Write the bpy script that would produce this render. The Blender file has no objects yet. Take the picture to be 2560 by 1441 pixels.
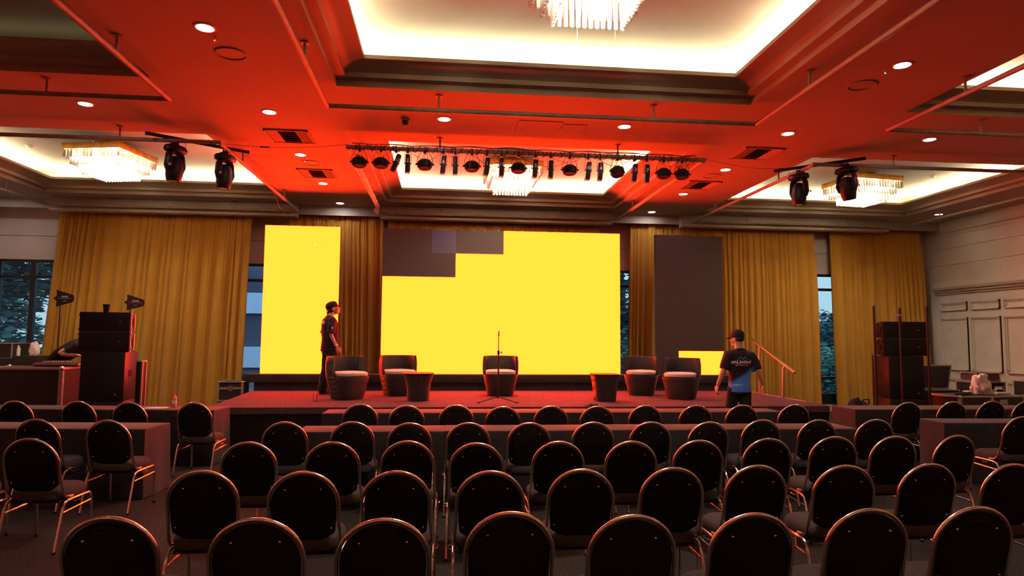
import bpy, bmesh, math, random
from mathutils import Vector, Matrix, noise
random.seed(7)
PI = math.pi
C = bpy.context.scene.collection
scene = bpy.context.scene

# ------------------------------------------------------------------ camera, world, exposure
def setup_camera():
    yaw, pitch, roll = 0.10169402, 0.07662139, -0.0081133
    cy, sy, cp, sp = math.cos(yaw), math.sin(yaw), math.cos(pitch), math.sin(pitch)
    fw = Vector((sy*cp, cy*cp, sp)); r = Vector((cy, -sy, 0)); d = fw.cross(r)
    cr, sr = math.cos(roll), math.sin(roll)
    r2 = cr*r + sr*d; d2 = -sr*r + cr*d
    cam = bpy.data.cameras.new('camera'); co = bpy.data.objects.new('camera', cam); C.objects.link(co)
    m = Matrix((r2, -d2, -fw)).transposed().to_4x4(); m.translation = Vector((0, 0, 1.75))
    co.matrix_world = m
    cam.sensor_width = 36; cam.sensor_fit = 'HORIZONTAL'; cam.lens = 36*1640.81472/2560
    cam.clip_end = 400; cam.clip_start = .05
    scene.camera = co
setup_camera()
vs = scene.view_settings
scene.display_settings.display_device = 'sRGB'
vs.view_transform = 'Standard'; vs.look = 'None'; vs.exposure = 0.0; vs.gamma = 1.0; vs.use_curve_mapping = False
scene.cycles.use_denoising = True
scene.cycles.max_bounces = 7; scene.cycles.diffuse_bounces = 4; scene.cycles.glossy_bounces = 4
scene.cycles.transparent_max_bounces = 12
scene.cycles.sample_clamp_indirect = 6; scene.cycles.caustics_reflective = False; scene.cycles.caustics_refractive = False

SCREEN_R, SCREEN_G, SCREEN_B = 28.0, 0.81, 0.055      # red LED modules driven far past the rest
COVE = 130.0
DOWN = 110.0
BULB = 400.0
SKY = 1.45

world = bpy.data.worlds.new('world'); scene.world = world; world.use_nodes = True
wt = world.node_tree; wt.nodes.clear()
wo = wt.nodes.new('ShaderNodeOutputWorld'); wb = wt.nodes.new('ShaderNodeBackground')
wc = wt.nodes.new('ShaderNodeTexCoord'); ws = wt.nodes.new('ShaderNodeSeparateXYZ'); wr = wt.nodes.new('ShaderNodeValToRGB')
wt.links.new(wc.outputs['Generated'], ws.inputs[0]); wt.links.new(ws.outputs[2], wr.inputs[0])
wr.color_ramp.elements[0].position = 0.0; wr.color_ramp.elements[0].color = (.42, .60, .64, 1)
wr.color_ramp.elements[1].position = .5; wr.color_ramp.elements[1].color = (.60, .88, 1.2, 1)
wt.links.new(wr.outputs[0], wb.inputs[0]); wb.inputs[1].default_value = SKY
wt.links.new(wb.outputs[0], wo.inputs[0])

# ------------------------------------------------------------------ materials
def mat(name, col, rough=.6, metal=0., var=0., scale=8., bump=0., bscale=60., spec=.5, emit=None, estr=1., trans=0., col2=None, sheen=0., stretch=None):
    m = bpy.data.materials.new(name); m.use_nodes = True
    nt = m.node_tree; b = nt.nodes['Principled BSDF']
    b.inputs['Base Color'].default_value = (*col, 1); b.inputs['Roughness'].default_value = rough
    b.inputs['Metallic'].default_value = metal; b.inputs['Specular IOR Level'].default_value = spec
    if trans: b.inputs['Transmission Weight'].default_value = trans
    if sheen: b.inputs['Sheen Weight'].default_value = sheen
    tc = nt.nodes.new('ShaderNodeTexCoord'); src = tc.outputs['Object']
    if stretch:
        mp = nt.nodes.new('ShaderNodeMapping'); mp.inputs['Scale'].default_value = stretch
        nt.links.new(src, mp.inputs[0]); src = mp.outputs[0]
    if var or col2:
        n = nt.nodes.new('ShaderNodeTexNoise'); n.inputs['Scale'].default_value = scale; n.inputs['Detail'].default_value = 5
        nt.links.new(src, n.inputs['Vector'])
        r = nt.nodes.new('ShaderNodeValToRGB'); nt.links.new(n.outputs[0], r.inputs[0])
        c2 = col2 or tuple(min(1, c*(1+var)) for c in col); c1 = col if col2 else tuple(c*(1-var) for c in col)
        r.color_ramp.elements[0].position = .35; r.color_ramp.elements[0].color = (*c1, 1)
        r.color_ramp.elements[1].position = .65; r.color_ramp.elements[1].color = (*c2, 1)
        nt.links.new(r.outputs[0], b.inputs['Base Color'])
    if bump:
        n2 = nt.nodes.new('ShaderNodeTexNoise'); n2.inputs['Scale'].default_value = bscale; n2.inputs['Detail'].default_value = 4
        nt.links.new(src, n2.inputs['Vector'])
        bp = nt.nodes.new('ShaderNodeBump'); bp.inputs['Strength'].default_value = bump; bp.inputs['Distance'].default_value = .01
        nt.links.new(n2.outputs[0], bp.inputs['Height']); nt.links.new(bp.outputs[0], b.inputs['Normal'])
    if emit:
        b.inputs['Emission Color'].default_value = (*emit, 1); b.inputs['Emission Strength'].default_value = estr
    return m

def emis(name, col, s):
    m = bpy.data.materials.new(name); m.use_nodes = True; nt = m.node_tree; nt.nodes.clear()
    o = nt.nodes.new('ShaderNodeOutputMaterial'); e = nt.nodes.new('ShaderNodeEmission')
    e.inputs[0].default_value = (*col, 1); e.inputs[1].default_value = s
    nt.links.new(e.outputs[0], o.inputs[0]); return m

M = {}
M['ceiling'] = mat('ceiling_paint', (.36, .31, .285), .75, var=.04, scale=1.3, bump=.05, bscale=40)
M['trim'] = mat('ceiling_trim_paint', (.36, .30, .23), .6, var=.05, scale=3)
M['wall'] = mat('wall_paint', (.68, .60, .51), .7, var=.05, scale=2.5, bump=.05, bscale=90)
M['panel'] = mat('folding_door_paint', (.64, .58, .49), .55, var=.05, scale=4)
M['carpet'] = mat('hall_carpet', (.02, .018, .018), .95, spec=.1, col2=(.06, .05, .048), scale=55, bump=.5, bscale=300)
M['stage_carpet'] = mat('stage_carpet', (.10, .045, .055), .95, spec=.08, var=.3, scale=30, bump=.6, bscale=260)
M['skirt'] = mat('stage_skirt_cloth', (.014, .010, .009), .9, spec=.1, var=.3, scale=20)
M['black_cloth'] = mat('black_table_cloth', (.017, .011, .014), .8, spec=.2, var=.2, scale=14, bump=.2, bscale=200, sheen=.16)
M['pipe'] = mat('painted_pipe', (.30, .24, .19), .5, col2=(.20, .165, .13), scale=9, bump=.15, bscale=30)
M['curtain'] = mat('ochre_curtain', (.45, .23, .031), .85, spec=.12, var=.05, scale=2.5, bump=.1, bscale=160, sheen=.15)
M['frame'] = mat('black_window_frame', (.012, .013, .018), .4, var=.2)
M['black'] = mat('black_plastic', (.008, .008, .009), .45, var=.2, scale=30, spec=.3)
M['black_matte'] = mat('black_matte', (.012, .0115, .0115), .8, var=.2, scale=40, spec=.2)
M['grille'] = mat('speaker_grille', (.012, .012, .012), .65, spec=.25, col2=(.004, .004, .004), scale=220, bump=.4, bscale=220)
M['chair_cloth'] = mat('black_chair_fabric', (.009, .0075, .0085), .9, spec=.08, var=.2, scale=60, bump=.2, bscale=300)
M['seat_cloth'] = mat('charcoal_seat_fabric', (.07, .05, .055), .9, spec=.1, col2=(.04, .029, .033), scale=90, bump=.25, bscale=300)
M['chrome'] = mat('chrome_tube', (.92, .89, .82), .2, metal=1, bump=.25, bscale=38)
M['steel'] = mat('brushed_steel', (.55, .53, .5), .35, metal=1, var=.1)
M['alu'] = mat('case_edge_aluminium', (.42, .39, .37), .45, metal=.6, var=.1)
M['case'] = mat('flight_case_laminate', (.012, .011, .012), .55, var=.3, scale=50)
M['wicker'] = None
M['white_cushion'] = mat('cream_cushion', (.62, .53, .46), .85, var=.06, scale=10, bump=.1, bscale=50)
M['gold'] = mat('brushed_gold', (.62, .38, .10), .38, metal=.7, col2=(.42, .22, .05), scale=6)
M['led_off'] = mat('led_module_dark', (.075, .05, .045), .75, spec=.15, col2=(.055, .038, .036), scale=120)
M['led_body'] = mat('led_cabinet', (.02, .02, .02), .5)
M['led_on'] = emis('led_module_lit', (SCREEN_R, SCREEN_G, SCREEN_B), 1.0)
M['cove'] = emis('cove_led_strip', (1.0, .83, .47), COVE)
M['cove_dim'] = emis('cove_led_strip_dim', (1.0, .85, .42), COVE*.012)
M['down'] = emis('downlight_lens', (1.0, .95, .98), DOWN)
M['down_dim'] = emis('downlight_lens_dim', (1.0, .82, .55), 30)
M['bulb'] = emis('chandelier_bulb', (1.0, .84, .60), BULB)
M['white_led'] = emis('white_led_pixel', (1.0, .98, .95), 4)
M['red_led'] = emis('red_indicator', (1, .02, .08), 3)
M['white_paint'] = mat('white_paint', (.75, .74, .72), .5, var=.03)
M['dark_paint'] = mat('dark_vent_paint', (.03, .022, .02), .6)
M['skin'] = mat('skin', (.50, .27, .18), .5, var=.06, scale=12, spec=.35)
M['tee'] = mat('black_tshirt', (.02, .012, .018), .85, var=.15, scale=14, bump=.3, bscale=10, spec=.15)
M['jeans'] = mat('dark_jeans', (.018, .017, .022), .85, var=.2, scale=18, bump=.25, bscale=14, spec=.15)
M['cap'] = mat('black_cap', (.018, .012, .014), .8, var=.15, scale=30, spec=.2)
M['hair'] = mat('dark_hair', (.012, .008, .007), .7, bump=.4, bscale=120)
M['shoe'] = mat('dark_shoe', (.02, .02, .022), .6)
M['print_white'] = mat('white_print', (.78, .76, .76), .6)
M['print_blue'] = mat('blue_print', (.09, .22, .62), .6)
M['plastic_bag'] = mat('thin_white_plastic', (.72, .62, .58), .35, bump=.6, bscale=14, spec=.5)
M['paper'] = mat('white_paper', (.6, .55, .55), .7)
M['label'] = mat('grey_label', (.45, .42, .36), .5)
M['brass_chain'] = mat('brass_chain', (.55, .42, .10), .3, metal=1)
M['cable'] = mat('black_cable', (.008, .008, .008), .5)

def m_wicker():
    m = bpy.data.materials.new('woven_wicker'); m.use_nodes = True; nt = m.node_tree; b = nt.nodes['Principled BSDF']
    b.inputs['Roughness'].default_value = .5; b.inputs['Specular IOR Level'].default_value = .35
    tc = nt.nodes.new('ShaderNodeTexCoord')
    w1 = nt.nodes.new('ShaderNodeTexWave'); w1.bands_direction = 'Z'; w1.inputs['Scale'].default_value = 26; w1.inputs['Distortion'].default_value = 1.2
    w2 = nt.nodes.new('ShaderNodeTexWave'); w2.bands_direction = 'X'; w2.inputs['Scale'].default_value = 18
    for w in (w1, w2): nt.links.new(tc.outputs['Object'], w.inputs['Vector'])
    mx = nt.nodes.new('ShaderNodeMath'); mx.operation = 'MULTIPLY'
    nt.links.new(w1.outputs[1], mx.inputs[0]); nt.links.new(w2.outputs[1], mx.inputs[1])
    r = nt.nodes.new('ShaderNodeValToRGB'); nt.links.new(mx.outputs[0], r.inputs[0])
    r.color_ramp.elements[0].color = (.014, .009, .009, 1); r.color_ramp.elements[1].color = (.05, .028, .026, 1)
    nt.links.new(r.outputs[0], b.inputs['Base Color'])
    bp = nt.nodes.new('ShaderNodeBump'); bp.inputs['Strength'].default_value = .6; bp.inputs['Distance'].default_value = .01
    nt.links.new(mx.outputs[0], bp.inputs['Height']); nt.links.new(bp.outputs[0], b.inputs['Normal'])
    return m
M['wicker'] = m_wicker()

def m_crystal(name, s=.75):
    m = bpy.data.materials.new(name); m.use_nodes = True; nt = m.node_tree; nt.nodes.clear()
    o = nt.nodes.new('ShaderNodeOutputMaterial'); t = nt.nodes.new('ShaderNodeBsdfTranslucent'); d = nt.nodes.new('ShaderNodeBsdfDiffuse')
    g = nt.nodes.new('ShaderNodeBsdfGlossy'); tr = nt.nodes.new('ShaderNodeBsdfTransparent')
    t.inputs[0].default_value = (.95, .93, .9, 1); d.inputs[0].default_value = (.9, .88, .85, 1); g.inputs['Roughness'].default_value = .1
    tr.inputs[0].default_value = (.95, .94, .92, 1)
    fr = nt.nodes.new('ShaderNodeFresnel'); fr.inputs[0].default_value = 1.5
    a = nt.nodes.new('ShaderNodeMixShader'); a.inputs[0].default_value = .3; nt.links.new(t.outputs[0], a.inputs[1]); nt.links.new(d.outputs[0], a.inputs[2])
    b = nt.nodes.new('ShaderNodeMixShader'); b.inputs[0].default_value = s; nt.links.new(tr.outputs[0], b.inputs[1]); nt.links.new(a.outputs[0], b.inputs[2])
    c = nt.nodes.new('ShaderNodeMixShader'); nt.links.new(fr.outputs[0], c.inputs[0]); nt.links.new(b.outputs[0], c.inputs[1]); nt.links.new(g.outputs[0], c.inputs[2])
    nt.links.new(c.outputs[0], o.inputs[0]); return m
M['crystal'] = m_crystal('chandelier_crystal', .7)
M['clear'] = m_crystal('clear_drinking_glass', .12)
def m_glass():
    m = bpy.data.materials.new('window_glass'); m.use_nodes = True; nt = m.node_tree; nt.nodes.clear()
    o = nt.nodes.new('ShaderNodeOutputMaterial'); tr = nt.nodes.new('ShaderNodeBsdfTransparent'); g = nt.nodes.new('ShaderNodeBsdfGlossy')
    tr.inputs[0].default_value = (.82, .9, .95, 1); g.inputs['Roughness'].default_value = .02
    fr = nt.nodes.new('ShaderNodeFresnel'); fr.inputs[0].default_value = 1.45
    c = nt.nodes.new('ShaderNodeMixShader'); nt.links.new(fr.outputs[0], c.inputs[0]); nt.links.new(tr.outputs[0], c.inputs[1]); nt.links.new(g.outputs[0], c.inputs[2])
    nt.links.new(c.outputs[0], o.inputs[0]); return m
M['glass'] = m_glass()
def m_dots():
    # a dark module whose blue LEDs glow faintly at a regular pitch
    m = bpy.data.materials.new('led_module_blue_dots'); m.use_nodes = True; nt = m.node_tree; b = nt.nodes['Principled BSDF']
    b.inputs['Base Color'].default_value = (.06, .042, .045, 1); b.inputs['Roughness'].default_value = .75
    tc = nt.nodes.new('ShaderNodeTexCoord'); sc = nt.nodes.new('ShaderNodeVectorMath'); sc.operation = 'SCALE'; sc.inputs[3].default_value = 24.0
    nt.links.new(tc.outputs['Object'], sc.inputs[0])
    fr = nt.nodes.new('ShaderNodeVectorMath'); fr.operation = 'FRACTION'; nt.links.new(sc.outputs[0], fr.inputs[0])
    sb = nt.nodes.new('ShaderNodeVectorMath'); sb.operation = 'SUBTRACT'; sb.inputs[1].default_value = (.5, .5, .5); nt.links.new(fr.outputs[0], sb.inputs[0])
    sx = nt.nodes.new('ShaderNodeSeparateXYZ'); nt.links.new(sb.outputs[0], sx.inputs[0])
    cx = nt.nodes.new('ShaderNodeCombineXYZ'); nt.links.new(sx.outputs[0], cx.inputs[0]); nt.links.new(sx.outputs[2], cx.inputs[2])
    ln = nt.nodes.new('ShaderNodeVectorMath'); ln.operation = 'LENGTH'; nt.links.new(cx.outputs[0], ln.inputs[0])
    lt = nt.nodes.new('ShaderNodeMath'); lt.operation = 'LESS_THAN'; lt.inputs[1].default_value = .13; nt.links.new(ln.outputs[1], lt.inputs[0])
    ml = nt.nodes.new('ShaderNodeMath'); ml.operation = 'MULTIPLY'; ml.inputs[1].default_value = .8; nt.links.new(lt.outputs[0], ml.inputs[0])
    b.inputs['Emission Color'].default_value = (.22, .18, 1.0, 1); nt.links.new(ml.outputs[0], b.inputs['Emission Strength']); return m
M['dots'] = m_dots()

# ------------------------------------------------------------------ geometry helpers
class MB:
    def __init__(s): s.bm = bmesh.new()
    def _xf(s, vs, rot, loc):
        mt = Matrix.Translation(Vector(loc)) @ (rot.to_4x4() if rot is not None else Matrix.Identity(4))
        bmesh.ops.transform(s.bm, matrix=mt, verts=vs)
    def box(s, c, d, rot=None, bev=0, seg=2):
        r = bmesh.ops.create_cube(s.bm, size=1); vs = r['verts']
        bmesh.ops.scale(s.bm, vec=Vector(d), verts=vs)
        if bev:
            es = list({e for v in vs for e in v.link_edges})
            rr = bmesh.ops.bevel(s.bm, geom=es, offset=bev, segments=seg, affect='EDGES', profile=.5)
            vs = list({v for f in rr['faces'] for v in f.verts} | {v for v in vs if v.is_valid})
        s._xf(vs, rot, c); return s
    def bb(s, x0, x1, y0, y1, z0, z1, bev=0):
        return s.box(((x0+x1)/2, (y0+y1)/2, (z0+z1)/2), (abs(x1-x0), abs(y1-y0), abs(z1-z0)), bev=bev)
    def rings(s, rs, closed=True, cap=True):
        """rs: list of lists of points; skins them together"""
        vv = [[s.bm.verts.new(p) for p in r] for r in rs]
        n = len(rs[0])
        for a, b in zip(vv[:-1], vv[1:]):
            for i in range(n if closed else n-1):
                j = (i+1) % n
                s.bm.faces.new((a[i], a[j], b[j], b[i]))
        if cap and closed:
            s.bm.faces.new(list(reversed(vv[0]))); s.bm.faces.new(vv[-1])
        return s
    def tube(s, pts, r, n=8, cap=True, loop=False, flat=None):
        pts = [Vector(p) for p in pts]; m = len(pts)
        rad = r if isinstance(r, (list, tuple)) else [r]*m
        t = []
        for i in range(m):
            if loop: a, b = pts[(i-1) % m], pts[(i+1) % m]
            else: a, b = pts[max(i-1, 0)], pts[min(i+1, m-1)]
            v = (b-a); t.append(v.normalized() if v.length > 1e-9 else Vector((0, 0, 1)))
        u = t[0].orthogonal().normalized()
        if abs(t[0].z) < .95: u = Vector((0, 0, 1)).cross(t[0]).normalized()
        rs = []
        for i in range(m):
            u = (u - t[i]*u.dot(t[i])).normalized(); w = t[i].cross(u)
            k = flat if flat else 1
            rs.append([pts[i] + (u*math.cos(2*PI*j/n)*rad[i] + w*math.sin(2*PI*j/n)*rad[i]*k) for j in range(n)])
        if loop: rs.append(rs[0]); 
        s.rings(rs, cap=cap and not loop); return s
    def cyl(s, a, b, r, n=16, r2=None): return s.tube([a, b], [r, r if r2 is None else r2], n)
    def lathe(s, prof, c=(0, 0, 0), n=24, sx=1, sy=1, cap=True):
        rs = [[(c[0]+r*math.cos(2*PI*i/n)*sx, c[1]+r*math.sin(2*PI*i/n)*sy, c[2]+z) for i in range(n)] for r, z in prof]
        return s.rings(rs, cap=cap)
    def ell(s, c, d, rot=None, u=16, v=10):
        r = bmesh.ops.create_uvsphere(s.bm, u_segments=u, v_segments=v, radius=1); vs = r['verts']
        bmesh.ops.scale(s.bm, vec=Vector(d), verts=vs); s._xf(vs, rot, c); return s
    def prism(s, poly, y0, y1):
        """polygon in xz extruded along y"""
        a = [(p[0], y0, p[1]) for p in poly]; b = [(p[0], y1, p[1]) for p in poly]
        return s.rings([a, b])
    def mesh(s, name, smooth=True, ang=40):
        bmesh.ops.recalc_face_normals(s.bm, faces=s.bm.faces)
        me = bpy.data.meshes.new(name); s.bm.to_mesh(me); s.bm.free()
        if smooth:
            me.polygons.foreach_set('use_smooth', [True]*len(me.polygons))
            me.set_sharp_from_angle(angle=math.radians(ang))
        return me
    def obj(s, name, m, parent=None, smooth=True, ang=40, loc=None, rot=None, label=None):
        o = bpy.data.objects.new(name, s.mesh(name, smooth, ang)); C.objects.link(o)
        ms = m if isinstance(m, (list, tuple)) else [m]
        for q in ms: o.data.materials.append(M[q] if isinstance(q, str) else q)
        if parent is not None: o.parent = parent
        if loc is not None: o.location = loc
        if rot is not None: o.rotation_euler = rot
        if label: o['label'] = label
        return o
def thing(name, label, cat, loc=(0, 0, 0), rz=0, group=None):
    o = bpy.data.objects.new(name, None); C.objects.link(o); o.empty_display_size = .1
    o.location = loc; o.rotation_euler = (0, 0, rz); o['label'] = label; o['category'] = cat
    if group: o['group'] = group
    return o
def tag(o, label, cat, group=None):
    o['label'] = label; o['category'] = cat
    if group: o['group'] = group
    return o
def struct(o): o['kind'] = 'structure'; return o
def copy_tree(o, parent=None):
    c = o.copy(); C.objects.link(c)
    if parent is not None: c.parent = parent
    for ch in list(o.children): copy_tree(ch, c)
    return c
def Rz(a): return Matrix.Rotation(a, 3, 'Z')
def Rx(a): return Matrix.Rotation(a, 3, 'X')
def Ry(a): return Matrix.Rotation(a, 3, 'Y')
def text(name, body, size, m, parent, loc, rot=(PI/2, 0, 0), ext=.002, bold=0.):
    cu = bpy.data.curves.new(name, 'FONT'); cu.body = body; cu.size = size; cu.extrude = ext; cu.offset = bold
    cu.align_x = 'CENTER'; cu.align_y = 'CENTER'; cu.resolution_u = 3
    t = bpy.data.objects.new(name, cu); C.objects.link(t)
    dg = bpy.context.evaluated_depsgraph_get(); dg.update()
    me = bpy.data.meshes.new_from_object(t.evaluated_get(dg)); bpy.data.objects.remove(t); bpy.data.curves.remove(cu)
    o = bpy.data.objects.new(name, me); C.objects.link(o); me.materials.clear(); me.materials.append(M[m])
    o.location = loc; o.rotation_euler = rot
    if parent is not None: o.parent = parent
    return o
def wrap(o, target, direction, off=.003):
    """bend a flat printed mesh onto the surface of target (both share the same parent space)"""
    from mathutils.bvhtree import BVHTree
    dg = bpy.context.evaluated_depsgraph_get(); dg.update()
    te = target.evaluated_get(dg); me = te.to_mesh()
    bv = BVHTree.FromPolygons([v.co.copy() for v in me.vertices], [tuple(p.vertices) for p in me.polygons])
    te.to_mesh_clear()
    d = Vector(direction).normalized(); L = Matrix.LocRotScale(o.location, o.rotation_euler, None)
    for v in o.data.vertices:
        p = L @ v.co; h = bv.ray_cast(p - d*1.0, d)
        v.co = (h[0] - d*off) if h[0] is not None else p
    o.location = (0, 0, 0); o.rotation_euler = (0, 0, 0)
# ------------------------------------------------------------------ the room shell
H = 4.70
TOP = 5.17
XL, XR, YB, YF = -9.95, 12.2, 15.55, -5.0
COFX = [(-8.32, -3.40), (-1.31, 3.78), (5.86, 10.80)]
COFY = [(-3.45, 1.05), (3.20, 7.70), (9.84, 14.32)]  # first row is unseen behind the camera, its lit coves added for ambient light

struct(MB().bb(XL-.2, XR+.2, YF-.2, YB+.2, -.1, 0).obj('floor', 'carpet', smooth=False))
mb = MB()
xs = [XL-.1] + [v for p in COFX for v in p] + [XR+.1]; ys = [YF-.1] + [v for p in COFY for v in p] + [YB+.1]
for i in range(len(xs)-1):
    for j in range(len(ys)-1):
        if i % 2 == 1 and j % 2 == 1: continue
        f = [mb.bm.verts.new((x, y, H)) for x, y in ((xs[i], ys[j]), (xs[i], ys[j+1]), (xs[i+1], ys[j+1]), (xs[i+1], ys[j]))]
        mb.bm.faces.new(f)
bmesh.ops.remove_doubles(mb.bm, verts=mb.bm.verts, dist=1e-5)
struct(mb.obj('ceiling', 'ceiling', smooth=False))
MOULD = [(0, 4.70), (0, 4.775), (.115, 4.775), (.115, 4.832), (.15, 4.845), (.21, 4.872), (.28, 4.893), (.335, 4.90), (.355, 4.90), (.355, 4.945), (.325, 4.945), (.325, 4.915), (-.16, 4.915), (-.16, TOP)]
k = 0
for j, (y0, y1) in enumerate(COFY):
    for i, (x0, x1) in enumerate(COFX):
        k += 1
        def ring(a, z): return [(x0+a, y0+a, z), (x1-a, y0+a, z), (x1-a, y1-a, z), (x0+a, y1-a, z)]
        m = MB(); m.rings([ring(a, z) for a, z in MOULD], cap=False)
        o = struct(m.obj('trim_%d' % k, 'trim', ang=25))
        top = MB(); top.bb(x0-.18, x1+.18, y0-.18, y1+.18, TOP, TOP+.02)
        struct(top.obj('ceiling', 'ceiling', smooth=False))
        st = MB()
        for a, b, c_, d in ((x0+.1, x1-.1, y0+.06, y0+.12), (x0+.1, x1-.1, y1-.12, y1-.06), (x0+.06, x0+.12, y0+.13, y1-.13), (x1-.12, x1-.06, y0+.13, y1-.13)):
            st.bb(a, b, c_, d, 4.916, 4.926)
        dim = (i == 0 and j == 1)
        s_ = st.obj('light_strip', 'cove_dim' if dim else 'cove', o, smooth=False)

# pelmet fascia over the curtains, with a long housing under every coffer
struct(MB().bb(XL, XR, 15.0, 15.03, 4.49, 4.70).obj('trim_10', 'trim', smooth=False))
for n_, (a, b) in enumerate(((-8.45, -3.30), (-1.48, 3.84), (5.51, 10.70))):
    m = MB()
    m.bb(a, b, 14.80, 14.998, 4.475, 4.60, bev=.006); m.bb(a-.0, b+.0, 14.77, 14.998, 4.405, 4.47, bev=.008)
    m.bb(a, b, 14.83, 14.995, 4.60, 4.695)
    struct(m.obj('trim_%d' % (11+n_), 'trim'))

# back wall : boards with a shadow groove above a band of windows
def wall_boards(mb, x0, x1, z0, z1, y=YB, gaps=(3.95,), d=.12):
    zs = [z0] + [g for g in gaps if z0 < g < z1] + [z1]
    for a, b in zip(zs[:-1], zs[1:]): mb.bb(x0, x1, y, y+d, a+(.006 if a != z0 else 0), b-(.006 if b != z1 else 0))
WIN = [(-9.85, -6.6), (-5.7, -2.4), (1.2, 4.75), (7.0, 9.86), (11.4, 12.12)]
WT, WS = 3.42, .42
mb = MB()
wall_boards(mb, XL, XR, WT, 4.75)
px_ = XL
for a, b in WIN + [(XR, XR)]:
    if a > px_ + .01: wall_boards(mb, px_, a, 0, WT, gaps=())
    if b > a: mb.bb(a, b, YB+.02, YB+.10, 0, .20)
    px_ = b
mb.bb(XL, XR, YB+.13, YB+.16, WT, 4.75)
struct(mb.obj('wall_back', 'wall', smooth=False))
for n_, (a, b) in enumerate(WIN):
    m = MB(); w = .055; y0, y1 = YB+.0, YB+.08
    m.bb(a, b, y0, y1, WT-.06, WT); m.bb(a, b, y0, y1, .20, WS+.03)
    for x in (a, b-w): m.bb(x, x+w, y0, y1, WS, WT-.06)
    mids = {0: (-9.12,), 1: (-3.2,), 2: (3.1,), 3: (8.4,), 4: ()}[n_]
    for x in mids: m.bb(x-.05, x+.05, y0-.01, y1, WS, WT-.06)
    m.bb(a+w, b-w, y0, y1, 3.0, 3.065)
    m.bb(a+w, b-w, y0, y1, .80, .86)
    o = struct(m.obj('window_%d' % (n_+1), 'frame', smooth=False))
    MB().bb(a+.03, b-.03, YB+.035, YB+.041, WS, WT-.04).obj('pane', 'glass', o, smooth=False)

# left, front and right walls
mb = MB(); mb.bb(XL-.15, XL, YF, YB+.15, 0, 5.3); struct(mb.obj('wall_left', 'wall', smooth=False))
mb = MB(); mb.bb(XL-.15, XR+.15, YF-.15, YF, 0, 5.3); struct(mb.obj('wall_front', 'wall', smooth=False))
mb = MB()
zs = [3.07, 3.62, 4.03, 4.42, 4.75]
for a, b in zip(zs[:-1], zs[1:]): mb.bb(XR, XR+.12, YF, YB+.15, a+.004, b-.004)
mb.bb(XR+.125, XR+.15, YF, YB+.15, 0, 5.3); mb.bb(XR, XR+.12, 15.1, YB+.15, 0, 3.07)
mb.bb(XR-.012, XR+.1, YF, 15.45, 4.33, 4.38)
struct(mb.obj('wall_right', 'wall', smooth=False))
mb = MB()
for z0, z1, d in ((2.90, 2.95, .04), (2.95, 3.01, .08), (3.01, 3.07, .13)): mb.bb(XR-d, XR+.01, YF, 15.18, z0, z1)
struct(mb.obj('trim_14', 'trim', smooth=False))
mb = MB(); mb.bb(XR+.005, XR+.05, YF, 15.1, 0, 2.93)
def frame(mb, y0, y1, z0, z1, w=.05, d=.034):
    x0, x1 = XR-.0, XR+.006
    for i_, (ww, dd) in enumerate(((w, d), (w*.45, d*1.7))):
        mb.bb(XR-dd+.006, XR+.007, y0, y1, z0, z0+ww); mb.bb(XR-dd+.006, XR+.007, y0, y1, z1-ww, z1)
        mb.bb(XR-dd+.006, XR+.007, y0, y0+ww, z0, z1); mb.bb(XR-dd+.006, XR+.007, y1-ww, y1, z0, z1)
y = 15.02; q = 0
while y > YF+1:
    w_ = .80
    for z0, z1 in ((2.50, 2.70), (1.08, 2.33), (.42, .88)): frame(mb, y-w_, y, z0, z1)
    y -= .92; q += 1
struct(mb.obj('door_1', 'panel', smooth=False))
struct(MB().bb(XL, XL+.02, YF, YB, 0, .12).obj('baseboard_left', 'trim', smooth=False))

# ------------------------------------------------------------------ outside
def terrain(name, x0, x1, y0, y1, z, m, amp=0, nx=20, ny=20):
    mb = MB(); vv = [[mb.bm.verts.new((x0+(x1-x0)*i/nx, y0+(y1-y0)*j/ny, z+amp*noise.noise(Vector((i*.4, j*.4, 3))))) for i in range(nx+1)] for j in range(ny+1)]
    for j in range(ny):
        for i in range(nx): mb.bm.faces.new((vv[j][i], vv[j][i+1], vv[j+1][i+1], vv[j+1][i]))
    return mb.obj(name, m)
M['lawn'] = mat('dusk_paving', (.10, .12, .14), .9, col2=(.05, .07, .06), scale=.8)
M['leaf1'] = mat('dark_green_leaves', (.05, .15, .15), .7, col2=(.03, .085, .11), scale=1.2)
M['leaf2'] = mat('mid_green_leaves', (.09, .28, .13), .7, col2=(.05, .17, .12), scale=1.5)
M['leaf3'] = mat('pale_shrub_leaves', (.16, .32, .26), .6, col2=(.08, .2, .18), scale=3)
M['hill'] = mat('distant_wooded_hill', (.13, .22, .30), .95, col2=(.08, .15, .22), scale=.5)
M['bark'] = mat('tree_bark', (.06, .05, .05), .9)
M['facade'] = mat('grey_facade', (.22, .20, .26), .7, var=.08)
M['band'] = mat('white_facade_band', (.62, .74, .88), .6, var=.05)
M['facade_glass'] = mat('facade_glass', (.10, .09, .14), .15, spec=.8)
struct(terrain('floor', -30, 60, 15.8, 110, -.35, 'lawn'))
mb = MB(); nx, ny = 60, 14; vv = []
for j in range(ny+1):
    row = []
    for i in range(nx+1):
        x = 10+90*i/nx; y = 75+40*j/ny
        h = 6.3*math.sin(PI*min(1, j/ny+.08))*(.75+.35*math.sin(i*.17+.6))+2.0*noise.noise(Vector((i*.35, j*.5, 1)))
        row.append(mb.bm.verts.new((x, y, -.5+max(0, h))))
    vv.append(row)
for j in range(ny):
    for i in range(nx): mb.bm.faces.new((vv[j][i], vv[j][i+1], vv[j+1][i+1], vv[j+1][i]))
struct(mb.obj('hill', 'hill'))

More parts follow.
